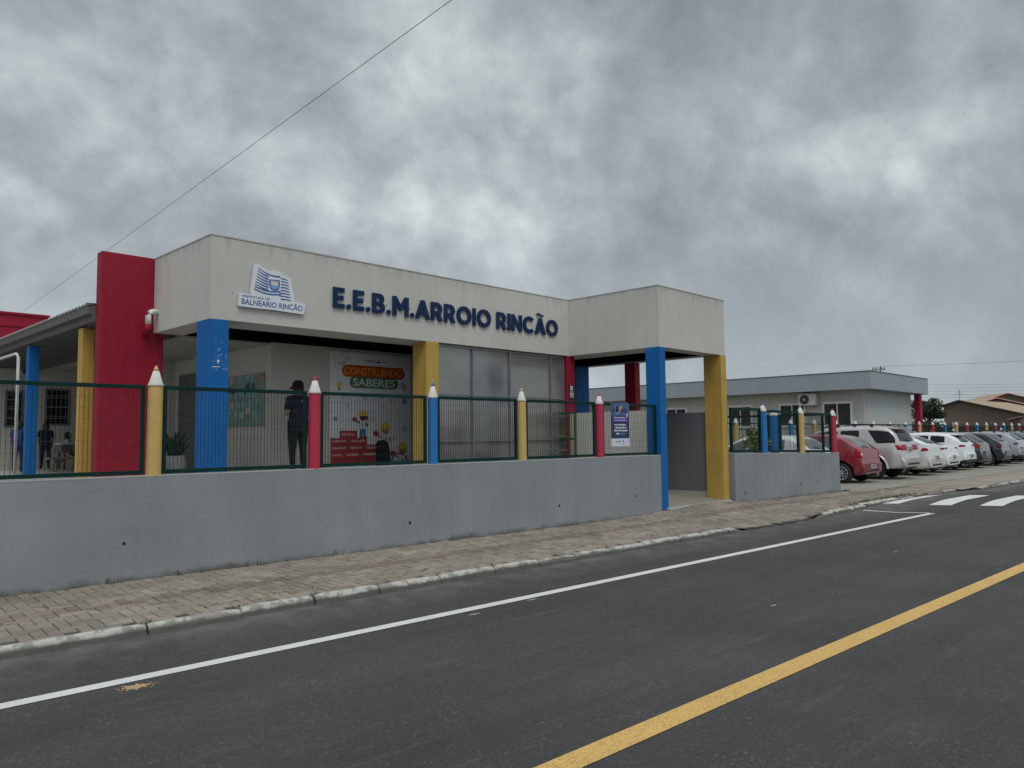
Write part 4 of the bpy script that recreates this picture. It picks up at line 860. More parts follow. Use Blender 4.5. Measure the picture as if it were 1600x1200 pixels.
# ---------------------------------------------------------------- grey-fascia building behind the car park
G = thing('annex_building', 'low cream annex with wide grey fascia and white windows behind the parked cars', 'building', (0, 0, 0), BA)
mb = MB(); mb.box(40.0, 49.4, 13.75, 36, 3.9, 4.79); mb.build('fascia', G, 'fascia', bevel=.01)
mb = MB(); mb.box(39.98, 49.42, 13.73, 36.02, 4.79, 4.83); mb.build('fascia_capping', G, 'gutter')
mb = MB(); mb.box(40.8, 48.3, 14.42, 35, 0, 3.899); mb.build('wall', G, 'cream')
mb = MB(); mb.box(41.15, 48.3, 14.40, 14.4195, 0, 3.898); mb.build('end_wall_panel', G, 'creaml')
mb = MB(); mb.box(48.55, 49.0, 14.0, 14.3, 0, 3.899); mb.build('column', G, 'red')
for (va, vb) in ((15.1, 16.46), (17.6, 18.9), (20.7, 22.0), (25, 26.3), (29, 30.3)):
    mb = MB(); z0, z1 = 2.12, 3.22; u = 40.8; f = .12
    mb.box(u - .06, u - .001, va - f, vb + f, z1, z1 + f); mb.box(u - .08, u - .001, va - f, vb + f, z0 - .1, z0); mb.box(u - .06, u - .001, va - f, va, z0, z1); mb.box(u - .06, u - .001, vb, vb + f, z0, z1); mb.box(u - .05, u - .001, (va + vb) / 2 - .03, (va + vb) / 2 + .03, z0, z1)
    w = mb.build('window', G, 'frame'); mb = MB(); mb.box(u - .02, u - .0015, va, (va + vb) / 2 - .031, z0, z1); mb.box(u - .02, u - .0015, (va + vb) / 2 + .031, vb, z0, z1); mb.build('pane', w, 'curtained')
mb = MB(); mb.tube([(44, 24, 4.8), (44, 24, 5.3)], .08, 8); mb.build('roof_pipe', G, 'gutter')
A = thing('air_conditioner', 'white air conditioner outdoor unit bracketed high on the cream annex wall', 'air conditioner', (*b2w(40.8, 16.75), 3.17), BA)
mb = MB(); mb.box(-.42, -.08, 0, .98, 0, .64); mb.build('casing', A, 'acw', bevel=.02)
mb = MB(); mb.lathe([(.05, -.44), (.25, -.44), (.26, -.43), (.26, -.425)], 20, (0, .62, .32), 'x'); mb.build('fan_grille', A, 'darksof'); mb = MB(); mb.lathe([(.06, -.45), (.05, -.452)], 12, (0, .62, .32), 'x'); mb.build('fan_hub', A, 'acw')
mb = MB(); mb.box(-.5, 0, .1, .14, -.04, -.002); mb.box(-.5, 0, .84, .88, -.04, -.002); mb.build('bracket', A, 'gutter')

# ---------------------------------------------------------------- vegetation
def foliage(mb, blobs, n, size, key):
    mb.m(key)
    for i in range(n):
        c, r = random.choice(blobs); d = Vector((random.gauss(0, 1), random.gauss(0, 1), random.gauss(0, 1))).normalized() * (random.random() ** .45)
        p = Vector(c) + Vector((d.x * r[0], d.y * r[1], d.z * r[2])); s = size * random.uniform(.5, 1.3)
        a = Vector((random.gauss(0, 1), random.gauss(0, 1), random.gauss(0, .6))).normalized(); b = a.cross(Vector((random.gauss(0, 1), random.gauss(0, 1), random.gauss(0, 1)))).normalized()
        mb.add([p - a * s, p + b * s * .45, p + a * s, p - b * s * .45], [(0, 1, 2, 3)])
def tree(x, y, z, h, r, label, seed, leaves=2600, size=.16, key='leaf', flat=.55, group=None, cat='tree', name='tree'):
    random.seed(seed); T = thing(name, label, cat, (x, y, z), 0, group); mb = MB()
    mb.tube([(0, 0, 0), (.1, 0, h * .3), (.0, .1, h * .6)], r * .09, 8, r2=r * .05); blobs = []
    for k in range(9):
        a = k * 2.4; rr = r * random.uniform(.3, .8); p = (rr * math.cos(a), rr * math.sin(a), h * random.uniform(.6, .92)); mb.tube([(0, .05, h * .45), (p[0] * .5, p[1] * .5, h * .6), p], r * .035, 6, r2=r * .01)
        blobs.append((p, (r * random.uniform(.3, .48), r * random.uniform(.3, .48), r * flat * random.uniform(.3, .55))))
    blobs += [((r * .5 * math.cos(k), r * .5 * math.sin(k), h * .38), (r * .55, r * .45, h * .16)) for k in (0, 1.6, 3.3, 4.8)] + [((r * .95, -r * .2, h * .62), (r * .4, r * .3, h * .05))]
    mb.build('trunk', T, 'bark'); mb = MB(); foliage(mb, blobs, leaves, size, key); mb.build('crown', T, fix=False); return T
random.seed(8)
# bush behind the short wall
T = thing('bush', 'yellow-green leafy bush behind the short wall, left of its blue pencil post', 'bush', (18.95, 10.9, .93)); mb = MB()
for k in range(14):
    a = k * 2.4; r = random.uniform(.15, .5); mb.tube([(0, 0, 0), (r * .4 * math.cos(a), r * .4 * math.sin(a), .35), (r * math.cos(a), r * math.sin(a), random.uniform(.55, .95))], .012, 5, r2=.004)
mb.build('stems', T, 'bark'); mb = MB(); foliage(mb, [((.0, 0, .55), (.42, .42, .32)), ((-.3, -.1, .55), (.3, .3, .25)), ((.28, .1, .62), (.3, .3, .28)), ((.45, .1, .75), (.14, .15, .2)), ((-.1, .1, .8), (.15, .15, .12))], 1500, .055, 'leafy'); mb.build('leaves', T, fix=False)
pt_ = cr(1450, 90); tree(pt_.x, pt_.y, 0, 5.6, 2.2, 'dark tree behind the annex red column, left of the brown house', 4, 4200, .17)
pt_ = cr(1438, 104); tree(pt_.x, pt_.y, 0, 6.6, 2.2, 'brownish tree farther back, directly behind the annex corner', 14, 1500, .2)

# ---------------------------------------------------------------- houses far right (built square to local frames)
def house(name, label, p0, ang, w, ln, he, hr, off, wallk, roofk, barge, ov=.5):
    """gable end at local y=0 facing -y, ridge along +y; ridge offset `off` from the left side"""
    T = thing(name, label, 'house', (p0[0], p0[1], 0), ang); mb = MB()
    rz = he + (hr - he); zl = hr - off * .30; zr = hr - (w - off) * .27
    mb.m(wallk); mb.prism([(0, 0), (w, 0), (w, zr), (off, hr), (0, zl)], 0, ln); mb.build('wall', T)
    mb = MB(); t = .14
    mb.hexa([(-ov, -ov, zl - ov * .3 + .01), (off, -ov, hr + .01), (off, ln + ov, hr + .01), (-ov, ln + ov, zl - ov * .3 + .01), (-ov, -ov, zl - ov * .3 + t), (off, -ov, hr + t), (off, ln + ov, hr + t), (-ov, ln + ov, zl - ov * .3 + t)])
    mb.hexa([(off, -ov, hr + .01), (w + ov, -ov, zr - ov * .27 + .01), (w + ov, ln + ov, zr - ov * .27 + .01), (off, ln + ov, hr + .01), (off, -ov, hr + t), (w + ov, -ov, zr - ov * .27 + t), (w + ov, ln + ov, zr - ov * .27 + t), (off, ln + ov, hr + t)])
    mb.build('roof', T, roofk)
    mb = MB(); mb.tube([(-ov, -ov - .05, zl - ov * .3 + .05), (off, -ov - .05, hr + .06), (w + ov, -ov - .05, zr - ov * .27 + .05)], .09, 4); mb.build('barge_board', T, barge)
    return T, zl, zr
fang = math.atan2(F_.y, F_.x) - math.pi / 2
p = cr(1474, 98)
H, zl, zr = house('brown_house', 'brown brick gable house with tan tiled roof at the far right behind the fence', (p.x, p.y), fang - math.radians(50), 8.6, 17, 4.2, 5.55, 2.0, 'brown', 'tile', 'darksof')
mb = MB(); mb.hexa([(8.8, 1.5, 3.35), (13.5, 1.5, 2.4), (13.5, 9, 2.4), (8.8, 9, 3.35), (8.8, 1.5, 3.47), (13.5, 1.5, 2.52), (13.5, 9, 2.52), (8.8, 9, 3.47)]); mb.hexa([(7.4, -.6, 3.0), (8.79, -.6, 3.35), (8.79, 9, 3.35), (7.4, 9, 3.0), (7.4, -.6, 3.1), (8.79, -.6, 3.45), (8.79, 9, 3.45), (7.4, 9, 3.1)]); mb.build('carport_roof', H, 'tile')
mb = MB(); mb.box(8.7, 13.2, 8.8, 9, 0, 2.4); mb.box(13.2, 13.3, 1.6, 1.8, 0, 2.4); mb.build('carport_shade_back', H, 'dark')  # near-black panel, the shade under the carport roof put into its colour
mb = MB(); mb.box(1.0, 1.7, -.2, -.01, 2.3, 2.8); mb.build('air_conditioner_unit', H, 'acw')
mb = MB(); mb.tube([(2.0, -.1, 5.5), (2.0, -.1, 7.0)], .03, 5); mb.tube([(1.5, -.1, 6.4), (2.5, -.1, 6.4)], .02, 5); mb.tube([(1.75, -.1, 6.7), (2.25, -.1, 6.7)], .02, 5); mb.build('tv_antenna', H, 'gutter')
p = cr(1526, 128)
H, zl, zr = house('red_edged_house', 'grey-brown house with red-edged double gable roof at the right edge', (p.x, p.y), fang - math.radians(12), 14, 10, 5, 7.9, 4.6, 'brownd', 'tile', 'bargered')
p = cr(1536, 122); H2, zl, zr = house('red_edged_annex', 'lower grey-brown gable with red roof edge in front of the double gable house', (p.x, p.y), fang - math.radians(12), 15, 4, 4, 6.9, 1.8, 'brownd', 'tile', 'bargered')
# dark garden wall behind the far fence
mb = MB(); a, b = cr(1442, 92), cr(1660, 88); d = (b - a).normalized(); n_ = Vector((-d.y, d.x)) * .2
mb.hexa([(a.x, a.y, 0), (b.x, b.y, 0), (b.x + n_.x, b.y + n_.y, 0), (a.x + n_.x, a.y + n_.y, 0), (a.x, a.y, 2.25), (b.x, b.y, 2.25), (b.x + n_.x, b.y + n_.y, 2.25), (a.x + n_.x, a.y + n_.y, 2.25)])
tagit(mb.build('garden_wall', None, 'hedge'), 'dark grey garden wall in front of the brown house', 'wall')
for k, (px, c) in enumerate(((1454, 'red'), (1488, 'blue'), (1525, 'yellow'), (1562, 'red'))):
    p = cr(px, 78); pencil(c, (p.x, p.y), .1, 1.75, 2.1, .12, 'small distant %s pencil post standing beyond the far fence%s' % (c, ', rightmost one' if k == 3 else (', leftmost one' if k == 0 else '')), 'distant pencil posts')

# utility pole and overhead lines
p = cr(1378, 118); T = thing('utility_pole', 'distant utility pole top with crossarm showing above the annex roof', 'utility pole', (p.x, p.y, 0), fang - .2)
mb = MB(); mb.tube([(0, 0, 0), (0, 0, 12.0)], .2, 8, r2=.12); mb.build('pole', T, 'concrete'); mb = MB(); mb.box(-1.2, .7, -.08, .08, 11.35, 11.5); mb.build('crossarm', T, 'concrete'); mb = MB()
for x in (-1.1, -.8, -.5, .2, .6): mb.lathe([(.05, 11.5), (.09, 11.65), (.05, 11.85)], 6, (x, 0, 0))
mb.build('insulators', T, 'darksof')
def cable(a, b, sag, r, label, group):
    mb = MB(); a, b = Vector(a), Vector(b); n = 24
    mb.tube([a.lerp(b, k / n) - Vector((0, 0, sag * 4 * (k / n) * (1 - k / n))) for k in range(n + 1)], r, 6); return tagit(mb.build('overhead_cable', None, 'cable'), label, 'cable', group)
cable((6.52, -14, 8.37), (6.42, 47, 7.42), .02, .005, 'single dark overhead cable rising diagonally across the sky above the school', 'overhead cables')
def far_cable(x0, y0, x1, y1, dep, lab):
    def pt(x, y):
        lat = (x - 800) / 1182; up = (600 - y) / 1182; d = F_ + R_ * lat + U_ * up; d = d * (dep / Vector((d.x, d.y)).length); return (d.x, d.y, 1.7 + d.z)
    cable(pt(x0, y0), pt(x1, y1), .15, .016, lab, 'overhead cables')
far_cable(1380, 572, 1700, 558, 118, 'far cable running right from the utility pole crossarm')
for i, (ya, yb) in enumerate(((601, 597), (606, 602), (611, 607), (617, 611), (621, 616))):
    far_cable(1440, ya, 1700, yb, 150, 'far thin cable above the brown house, %s from the top of five' % ordw[i])

# ---------------------------------------------------------------- cars
def lerp_list(tab, y):
    if y <= tab[0][0]: return tab[0][1]
    for (a, va), (b, vb) in zip(tab, tab[1:]):
        if y <= b: return va + (vb - va) * (y - a) / (b - a)
    return tab[-1][1]
def car_paint(name, c, metal=.25, rough=.28): return mat(name, c, rough, .03, 2, metal=metal, coat=1.0)
def car(label, loc, rz, paint, L, W, H, prof, belt, ys, sidewin, wr=.31, wy=(.78, 3.2), floor=.2, lampkey='lamp', lamps=None, glass='cglass', rails=False, tumble=.24, rg=None, platez=.82, spoiler=False, bumperdark=False, spokes=9, rimr=.62, extra=None, flare=False, tint='lamp'):
    T = thing('parked_car', label, 'car', loc, rz, 'cars parked in the school lot'); hw = W / 2
    # ---- shell as cross-section rings along y (rear at 0)
    rings = []
    for y in ys:
        h = lerp_list(prof, y); b = min(lerp_list(belt, y), h - .03)
        tr = sm(0, .42, y) ; tf = sm(0, .6, L - y); w = hw * (.86 + .14 * tr) * (.78 + .22 * tf)
        f = floor + .10 * (1 - sm(0, .35, y)) + .05 * (1 - sm(0, .3, L - y))
        zf = lambda t: f + (b - f) * t
        wb = w * .965; wt = max(wb - tumble * (h - b), wb * .3)
        rings.append([(0, f), (w * .80, f), (w * .965, f + .05), (w, zf(.42)), (w * .998, zf(.72)), (w * .985, zf(.90)), (wb, b), (wb - tumble * .45 * (h - b), b + (h - b) * .5), (wt + .015, h - min(.07, (h - b) * .3)), (wt * .86, h - .018), (wt * .45, h), (0, h + .006)])
    n = len(rings[0]); m = 2 * n - 2; bm = bmesh.new(); vr = []
    for y, rg_ in zip(ys, rings):
        loop = [(x, y, z) for x, z in rg_] + [(-x, y, z) for x, z in rg_[-2:0:-1]]; vr.append([bm.verts.new(p) for p in loop])
    for i in range(len(ys) - 1):
        for k in range(m): bm.faces.new((vr[i][k], vr[i][(k + 1) % m], vr[i + 1][(k + 1) % m], vr[i + 1][k]))
    for lp, s_ in ((vr[0], 1), (vr[-1], -1)):   # quad strips close the ends
        for k in range(n - 1):
            q = (lp[k], lp[k + 1], lp[(m - k - 1) % m], lp[(m - k) % m]); q = list(dict.fromkeys(q))
            if len(q) > 2: bm.faces.new(q if s_ > 0 else q[::-1])
    bmesh.ops.recalc_face_normals(bm, faces=bm.faces); cl = bm.edges.layers.float.new('crease_edge')
    def cre(a, b, v_):
        e = bm.edges.get((a, b))
        if e: e[cl] = v_
    for i in range(len(ys)):
        for k in range(m):
            kk = k if k < n else m - k
            if i < len(ys) - 1: cre(vr[i][k], vr[i + 1][k], {1: .6, 2: .5, 4: .35, 6: .55, 8: .45}.get(kk, 0))
            if i in (0, len(ys) - 1): cre(vr[i][k], vr[i][(k + 1) % m], .45)
            elif i in (1, 2, 3, len(ys) - 2): cre(vr[i][k], vr[i][(k + 1) % m], .35)
    me = bpy.data.meshes.new('body'); bm.to_mesh(me); bm.free(); tmp = bpy.data.objects.new('tmp', me); C.objects.link(tmp)
    ss = tmp.modifiers.new('s', 'SUBSURF'); ss.levels = 2; ss.render_levels = 2
    cutters = []
    for y in wy:
        for sd in (-1, 1):
            cb = MB(); cb.lathe([(wr + .065, sd * (hw - .26)), (wr + .065, sd * (hw + .2))], 28, (0, y, wr), 'x'); co = cb.build('cut', None, 'under'); cutters.append(co)
            bo = tmp.modifiers.new('b', 'BOOLEAN'); bo.operation = 'DIFFERENCE'; bo.object = co; bo.solver = 'EXACT'
    dg = bpy.context.evaluated_depsgraph_get(); dg.update(); full = bpy.data.meshes.new_from_object(tmp.evaluated_get(dg))
    for co in cutters: bpy.data.objects.remove(co)
    bpy.data.objects.remove(tmp); full.name = 'body'; full.materials.clear(); full.materials.append(paint); full.materials.append(MT['under']); full.materials.append(MT['trim'])
    for pl in full.polygons:
        c = pl.center; inw = any(math.hypot(c.y - y, c.z - wr) < wr + .068 for y in wy) and abs(pl.normal.x) < .9 and abs(math.hypot(c.y - min(wy, key=lambda q: abs(q - c.y)), c.z - wr) - (wr + .063)) < .02
        inn = any(math.hypot(c.y - y, c.z - wr) < wr + .06 for y in wy) and abs(c.x) < hw - .2
        pl.material_index = 1 if (inw or inn or (c.z < floor + .035 and pl.normal.z < -.5)) else 0
        if bumperdark and c.z < .42 and pl.material_index == 0: pl.material_index = 2
        pl.use_smooth = not (inw or inn)
    body = bpy.data.objects.new('body', full); link(body, T)
    bm = bmesh.new(); bm.from_mesh(full); bvh = BVHTree.FromBMesh(bm); bm.free()
    def mapper(kind):
        if kind == 'rear': return lambda a, z: (Vector((a, -3, z)), Vector((0, 1, 0)))
        if kind == 'front': return lambda a, z: (Vector((a, L + 3, z)), Vector((0, -1, 0)))
        if kind == 'left': return lambda a, z: (Vector((-4, a, z)), Vector((1, 0, 0)))
        if kind == 'right': return lambda a, z: (Vector((4, a, z)), Vector((-1, 0, 0)))
        sgn = -1 if kind == 'cl' else 1
        d = Vector((-sgn * .7071, .7071, 0)); e = Vector((.7071, .7071 * sgn, 0)); c0 = Vector((sgn * hw, 0, 0))
        return lambda a, z: (c0 + e * a - d * 3 + Vector((0, 0, z)), d)
    def patch(name, kind, bot, top, key, parent=T, off=.006, nu=10, nv=5, mb=None, out=False):
        mp = mapper(kind); own = mb is None; mb = mb or MB()
        def at(poly, t):
            t *= len(poly) - 1; i = min(int(t), len(poly) - 2); f_ = t - i; return (poly[i][0] * (1 - f_) + poly[i + 1][0] * f_, poly[i][1] * (1 - f_) + poly[i + 1][1] * f_)
        b0 = len(mb.v); back = []
        for j in range(nv + 1):
            for i in range(nu + 1):
                a, b = at(bot, i / nu), at(top, i / nu); t = j / nv; s_, z = a[0] * (1 - t) + b[0] * t, a[1] * (1 - t) + b[1] * t
                o_, d = mp(s_, z); hit = bvh.ray_cast(o_, d)
                if hit[0] is None: hit = bvh.find_nearest(o_ + d * 3)
                edge = i in (0, nu) or j in (0, nv); mb.v.append(tuple(hit[0] - d * (off if not edge else -.004)))
        if isinstance(key, str): mb.m(key)
        for j in range(nv):
            for i in range(nu): q = b0 + j * (nu + 1) + i; mb.f.append([q, q + 1, q + nu + 2, q + nu + 1]); mb.mi.append(mb.cur)
        if own: return mb.build(name, parent, smooth=True, fix=False)
        return mb
    # ---- side glazing follows the roof line
    for sd in ('left', 'right'):
        for w_ in sidewin:
            a, b = w_[0], w_[1]; sl_ = w_[2] if len(w_) > 2 else 0
            k = 9; yy = [a + (b - a) * i / (k - 1) for i in range(k)]
            bot = [(y, lerp_list(belt, y) + .035) for y in [a + (b - sl_ - a) * i / (k - 1) for i in range(k)]]; top = [(y, max(lerp_list(prof, y) - .08 - .02 * (1 if spoiler else 0), lerp_list(belt, y) + .04)) for y in yy]
            patch('side_window', sd, bot, top, glass, nu=14, nv=5, off=.005)
        for ysm in (sidewin[0][1] + .035, sidewin[-1][1] - .12) if len(sidewin) > 1 else ():
            b = lerp_list(belt, ysm); patch('door_seam', sd, [(ysm, floor + .14), (ysm + .012, floor + .14)], [(ysm, b + .0), (ysm + .012, b + .0)], 'trim', nu=1, nv=8, off=.002)
        yh = sidewin[0][1] + .16; b = lerp_list(belt, yh) - .1; patch('door_handle', sd, [(yh, b), (yh + .17, b)], [(yh, b + .03), (yh + .17, b + .03)], 'chrome' if spokes == 12 else 'trim', nu=4, nv=2, off=.03)
    # ---- rear and front glass
    r0, r1, x0, x1 = rg; patch('rear_window', 'rear', [(-x0, r0), (0, r0 - .025), (x0, r0)], [(-x1, r1), (0, r1 + .012), (x1, r1)], 'cglass_sheen' if glass == 'cglass_sheen' else 'cglass', nu=14, nv=8, off=.006)
    patch('windscreen', 'front', [(-.62, r0), (.62, r0)], [(-.5, H - .13), (.5, H - .13)], 'cglass', nu=12, nv=6)
    mb = MB(); mb.mats = ['trim']; y_ = None
    o_, d = mapper('rear')(.05, r0 + .03); hit = bvh.ray_cast(o_, d)[0]
    if hit: mb.tube([(.12, hit.y - .03, r0 - .01), (.1, hit.y - .02, r0 + .03), (-.3, hit.y - .005, r0 + .07)], .012, 5); mb.build('wiper', T)
    # ---- lamps, plate, trim
    for (kind, bot, top, key) in lamps: patch('tail_lamp' , kind, bot, top, key, off=.012, nu=8, nv=6)
    pz = platez; hy = min(bvh.ray_cast(Vector((a, -3, pz + b)), Vector((0, 1, 0)))[0].y for a in (-.2, .2) for b in (-.06, .06)); mb = MB(); mb.box(-.2, .2, hy - .022, hy + .01, pz - .065, pz + .065); pt = mb.build('number_plate', T, 'plate')
    mb = MB(); mb.box(-.2, .2, hy - .0235, hy - .0225, pz + .04, pz + .062); mb.m('trim')
    for k in range(7): mb.box(-.165 + k * .049, -.135 + k * .049, hy - .0235, hy - .0225, pz - .04, pz + .02)
    mb.mats = ['plateb', 'trim']; mb.mi = [0] * 6 + [1] * 42; mb.build('plate_characters', pt)
    mb = MB(); mb.box(-.26, .26, hy - .008, hy + .04, pz - .10, pz + .11); mb.build('plate_recess', T, paint, bevel=.015)
    patch('tailgate_seam', 'rear', [(-.55, r0 - .33), (.55, r0 - .33)], [(-.55, r0 - .322), (.55, r0 - .322)], 'trim', off=.002, nu=14, nv=1)
    patch('bumper_step', 'rear', [(-hw * .78, .60), (hw * .78, .60)], [(-hw * .78, .615), (hw * .78, .615)], 'trim', off=.001, nu=14, nv=1)
    patch('lower_valance', 'rear', [(-hw * .7, floor + .12), (hw * .7, floor + .12)], [(-hw * .62, floor + .24), (hw * .62, floor + .24)], 'trim', off=.006, nu=14, nv=2)
    for sd in (-1, 1): patch('headlamp', 'front', [(sd * .45, .6), (sd * .78, .64)], [(sd * .45, .74), (sd * .76, .78)], 'lampw', off=.01, nu=6, nv=3)
    for sd in ('left', 'right'):
        patch('sill_trim', sd, [(wy[0] + wr + .12, floor + .05), (wy[1] - wr - .12, floor + .05)], [(wy[0] + wr + .12, floor + .11), (wy[1] - wr - .12, floor + .11)], 'trim', off=.004, nu=8, nv=1)
    for sd in (-1, 1):
        my = sidewin[-1][1] - .05; mz = lerp_list(belt, my) + .03; mb = MB(); mb.hexa([(sd * hw * .93, my, mz), (sd * (hw + .17), my + .02, mz + .01), (sd * (hw + .16), my + .10, mz + .02), (sd * hw * .93, my + .08, mz), (sd * hw * .92, my, mz + .10), (sd * (hw + .17), my + .02, mz + .14), (sd * (hw + .15), my + .10, mz + .12), (sd * hw * .92, my + .08, mz + .09)]); mb.build('door_mirror', T, paint, bevel=.02)
    if rails:
        for sd in (-1, 1):
            xr = sd * (hw * .955 - tumble * (H - belt[1][1]) - .02); ys_ = fr(.75, L * .52, .3); mb = MB(); mb.tube([(xr, ys_[0] - .12, lerp_list(prof, ys_[0]) - .01)] + [(xr, y, lerp_list(prof, y) + .045) for y in ys_] + [(xr, ys_[-1] + .15, lerp_list(prof, ys_[-1]) - .01)], .018, 6)
            for y in (ys_[1], ys_[len(ys_) // 2], ys_[-2]): mb.box(xr - .02, xr + .02, y - .05, y + .05, lerp_list(prof, y) - .04, lerp_list(prof, y) + .04)
            mb.build('roof_rail', T, 'trim')
    if spoiler:
        ysp = next(y for y in [i * .02 for i in range(200)] if lerp_list(prof, y) > H - .12); mb = MB(); w2 = x1 + .08; zt = lerp_list(prof, ysp + .12)
        mb.hexa([(-w2, ysp - .20, zt - .075), (w2, ysp - .20, zt - .075), (w2, ysp + .18, zt - .05), (-w2, ysp + .18, zt - .05), (-w2 * .97, ysp - .20, zt - .05), (w2 * .97, ysp - .20, zt - .05), (w2 * .97, ysp + .2, zt + .006), (-w2 * .97, ysp + .2, zt + .006)]); mb.build('roof_spoiler', T, paint, bevel=.01)
    mb = MB(); ya = L * .42; mb.tube([(0, ya, lerp_list(prof, ya)), (0, ya - .12, lerp_list(prof, ya) + .17)], .005, 4); mb.build('roof_antenna', T, 'trim')
    if flare:
        for y in wy:
            for sd in (-1, 1):
                mb = MB(); ri, ro = wr + .06, wr + .135; k = 18; pts = []
                for i in range(k + 1):
                    a = math.radians(-2 + 184 * i / k); cz, cy = math.sin(a), math.cos(a)
                    pts.append([(sd * (hw + .018), y + cy * ri, wr + cz * ri), (sd * (hw + .016), y + cy * (ri + .035), wr + cz * (ri + .035)), (sd * (hw - .03), y + cy * ro, wr + cz * ro), (sd * (hw - .10), y + cy * ri, wr + cz * ri)])
                for r_ in pts: mb.v += r_
                for i in range(k):
                    for j in range(4): mb.f.append([i * 4 + j, i * 4 + (j + 1) % 4, (i + 1) * 4 + (j + 1) % 4, (i + 1) * 4 + j]); mb.mi.append(0)
                mb.build('wheel_arch', T, paint, smooth=True)
    # ---- wheels
    for y in wy:
        for sd in (-1, 1):
            w = bpy.data.objects.new('wheel', None); w.location = (sd * (hw - .115), y, wr); link(w, T)
            mb = MB(); tw = .10; mb.lathe([(wr * .66, -tw), (wr * .9, -tw * 1.02), (wr * .985, -tw * .85), (wr, -tw * .55), (wr, tw * .55), (wr * .985, tw * .85), (wr * .9, tw * 1.02), (wr * .66, tw)], 30, (0, 0, 0), 'x', caps=False); mb.build('tyre', w, 'rubber', smooth=True)
            mb = MB(); rr = wr * rimr * 1.06; xo = sd * tw
            mb.lathe([(wr * .67, xo * .98), (wr * .64, xo * 1.04), (wr * .60, xo * .98), (wr * .58, xo * .3)], 30, (0, 0, 0), 'x', caps=False)
            for k in range(spokes):
                a = 2 * math.pi * k / spokes; w_ = .030 if spokes > 6 else .05; ca, sa = math.cos(a), math.sin(a); r0_, r1_ = .035, wr * .62
                pts = []
                for xx in (xo * .62, xo * .92):
                    for (r_, t_) in ((r0_, -w_ * .7), (r1_, -w_), (r1_, w_), (r0_, w_ * .7)): pts.append((xx, r_ * ca - t_ * .5 * sa, r_ * sa + t_ * .5 * ca))
                mb.hexa(pts)
            mb.lathe([(.055, xo * .6), (.055, xo * .96), (.02, xo)], 14, (0, 0, 0), 'x'); mb.build('rim', w, 'rim')
            mb = MB(); mb.lathe([(wr * .60, xo * .25), (.01, xo * .25)], 20, (0, 0, 0), 'x'); mb.build('brake_backing', w, 'under')
    mb = MB(); mb.tube([(.45, .02, floor + .02), (.45, .35, floor + .02)], .028, 8); mb.build('exhaust', T, 'chrome')
    return T

HATCH = dict(L=4.02, W=1.70, H=1.52, prof=[(0, .60), (.07, .66), (.09, .98), (.14, 1.05), (.42, 1.30), (.66, 1.46), (1.0, 1.505), (1.6, 1.53), (2.3, 1.50), (3.0, 1.05), (3.6, .95), (3.92, .80), (4.02, .60)],
             belt=[(0, .9), (.2, 1.02), (1.2, .97), (3.0, .93), (4.0, .7)], ys=[0, .065, .09, .16, .4, .66, 1.0, 1.45, 1.95, 2.35, 2.7, 3.02, 3.35, 3.7, 3.92, 4.02], sidewin=[(.86, 1.30), (1.40, 2.0), (2.06, 2.85)], wy=(.66, 3.22), wr=.31, rg=(1.08, 1.45, .64, .56))
lamp_h = lambda z0, z1, key='lamp', a=.10: [('cl', [(-.18, z0), (.12, z0 + .02)], [(-.10, z1), (.06, z1 + .02)], key), ('cr', [(-.12, z0 + .02), (.18, z0)], [(-.06, z1 + .02), (.10, z1)], key)]
SUV = dict(L=4.7, W=1.86, H=1.80, prof=[(0, .70), (.10, .76), (.12, 1.12), (.16, 1.22), (.32, 1.58), (.46, 1.735), (.8, 1.78), (1.6, 1.80), (2.8, 1.76), (3.5, 1.22), (4.2, 1.12), (4.6, .98), (4.7, .66)],
           belt=[(0, 1.04), (.3, 1.13), (1.3, 1.08), (3.5, 1.06), (4.7, .9)], ys=[0, .095, .125, .17, .30, .46, .8, 1.4, 2.0, 2.5, 2.9, 3.2, 3.52, 3.9, 4.3, 4.6, 4.7], sidewin=[(.24, 1.22, .38), (1.40, 2.05, -.12), (2.11, 3.25)], wy=(.98, 3.72), wr=.375, floor=.33, rg=(1.24, 1.66, .70, .62), tumble=.20)
SEDAN = dict(L=4.45, W=1.75, H=1.47, prof=[(0, .62), (.06, .68), (.09, 1.00), (.15, 1.045), (.55, 1.06), (.72, 1.10), (1.15, 1.33), (1.5, 1.44), (2.1, 1.47), (2.6, 1.44), (3.35, 1.0), (4.0, .90), (4.35, .76), (4.45, .58)],
             belt=[(0, .92), (.5, .98), (1.4, .95), (3.3, .90), (4.4, .7)], ys=[0, .055, .09, .18, .5, .74, 1.12, 1.5, 2.0, 2.5, 2.9, 3.3, 3.65, 4.05, 4.35, 4.45], sidewin=[(1.22, 1.5), (1.56, 2.15), (2.21, 3.15)], wy=(.98, 3.55), wr=.315, rg=(1.11, 1.38, .64, .54), tumble=.28)
CROSS = dict(L=4.25, W=1.78, H=1.55, prof=[(0, .64), (.07, .70), (.09, 1.04), (.15, 1.10), (.36, 1.34), (.62, 1.48), (1.0, 1.53), (1.7, 1.55), (2.4, 1.52), (3.15, 1.08), (3.8, .98), (4.15, .84), (4.25, .60)],
             belt=[(0, .98), (.25, 1.08), (1.2, 1.03), (3.1, .96), (4.2, .75)], ys=[0, .065, .09, .16, .38, .64, 1.0, 1.5, 2.0, 2.45, 2.8, 3.15, 3.5, 3.85, 4.15, 4.25], sidewin=[(.70, 1.25, -.05), (1.31, 2.0), (2.06, 2.95)], wy=(.85, 3.45), wr=.33, floor=.22, rg=(1.12, 1.43, .62, .52))
white = car_paint('white_car_paint', (.74, .76, .77), .0, .3); silver = car_paint('silver_car_paint', (.56, .545, .53), .4, .3); redp = car_paint('red_car_paint', (.22, .006, .018), .1, .3)
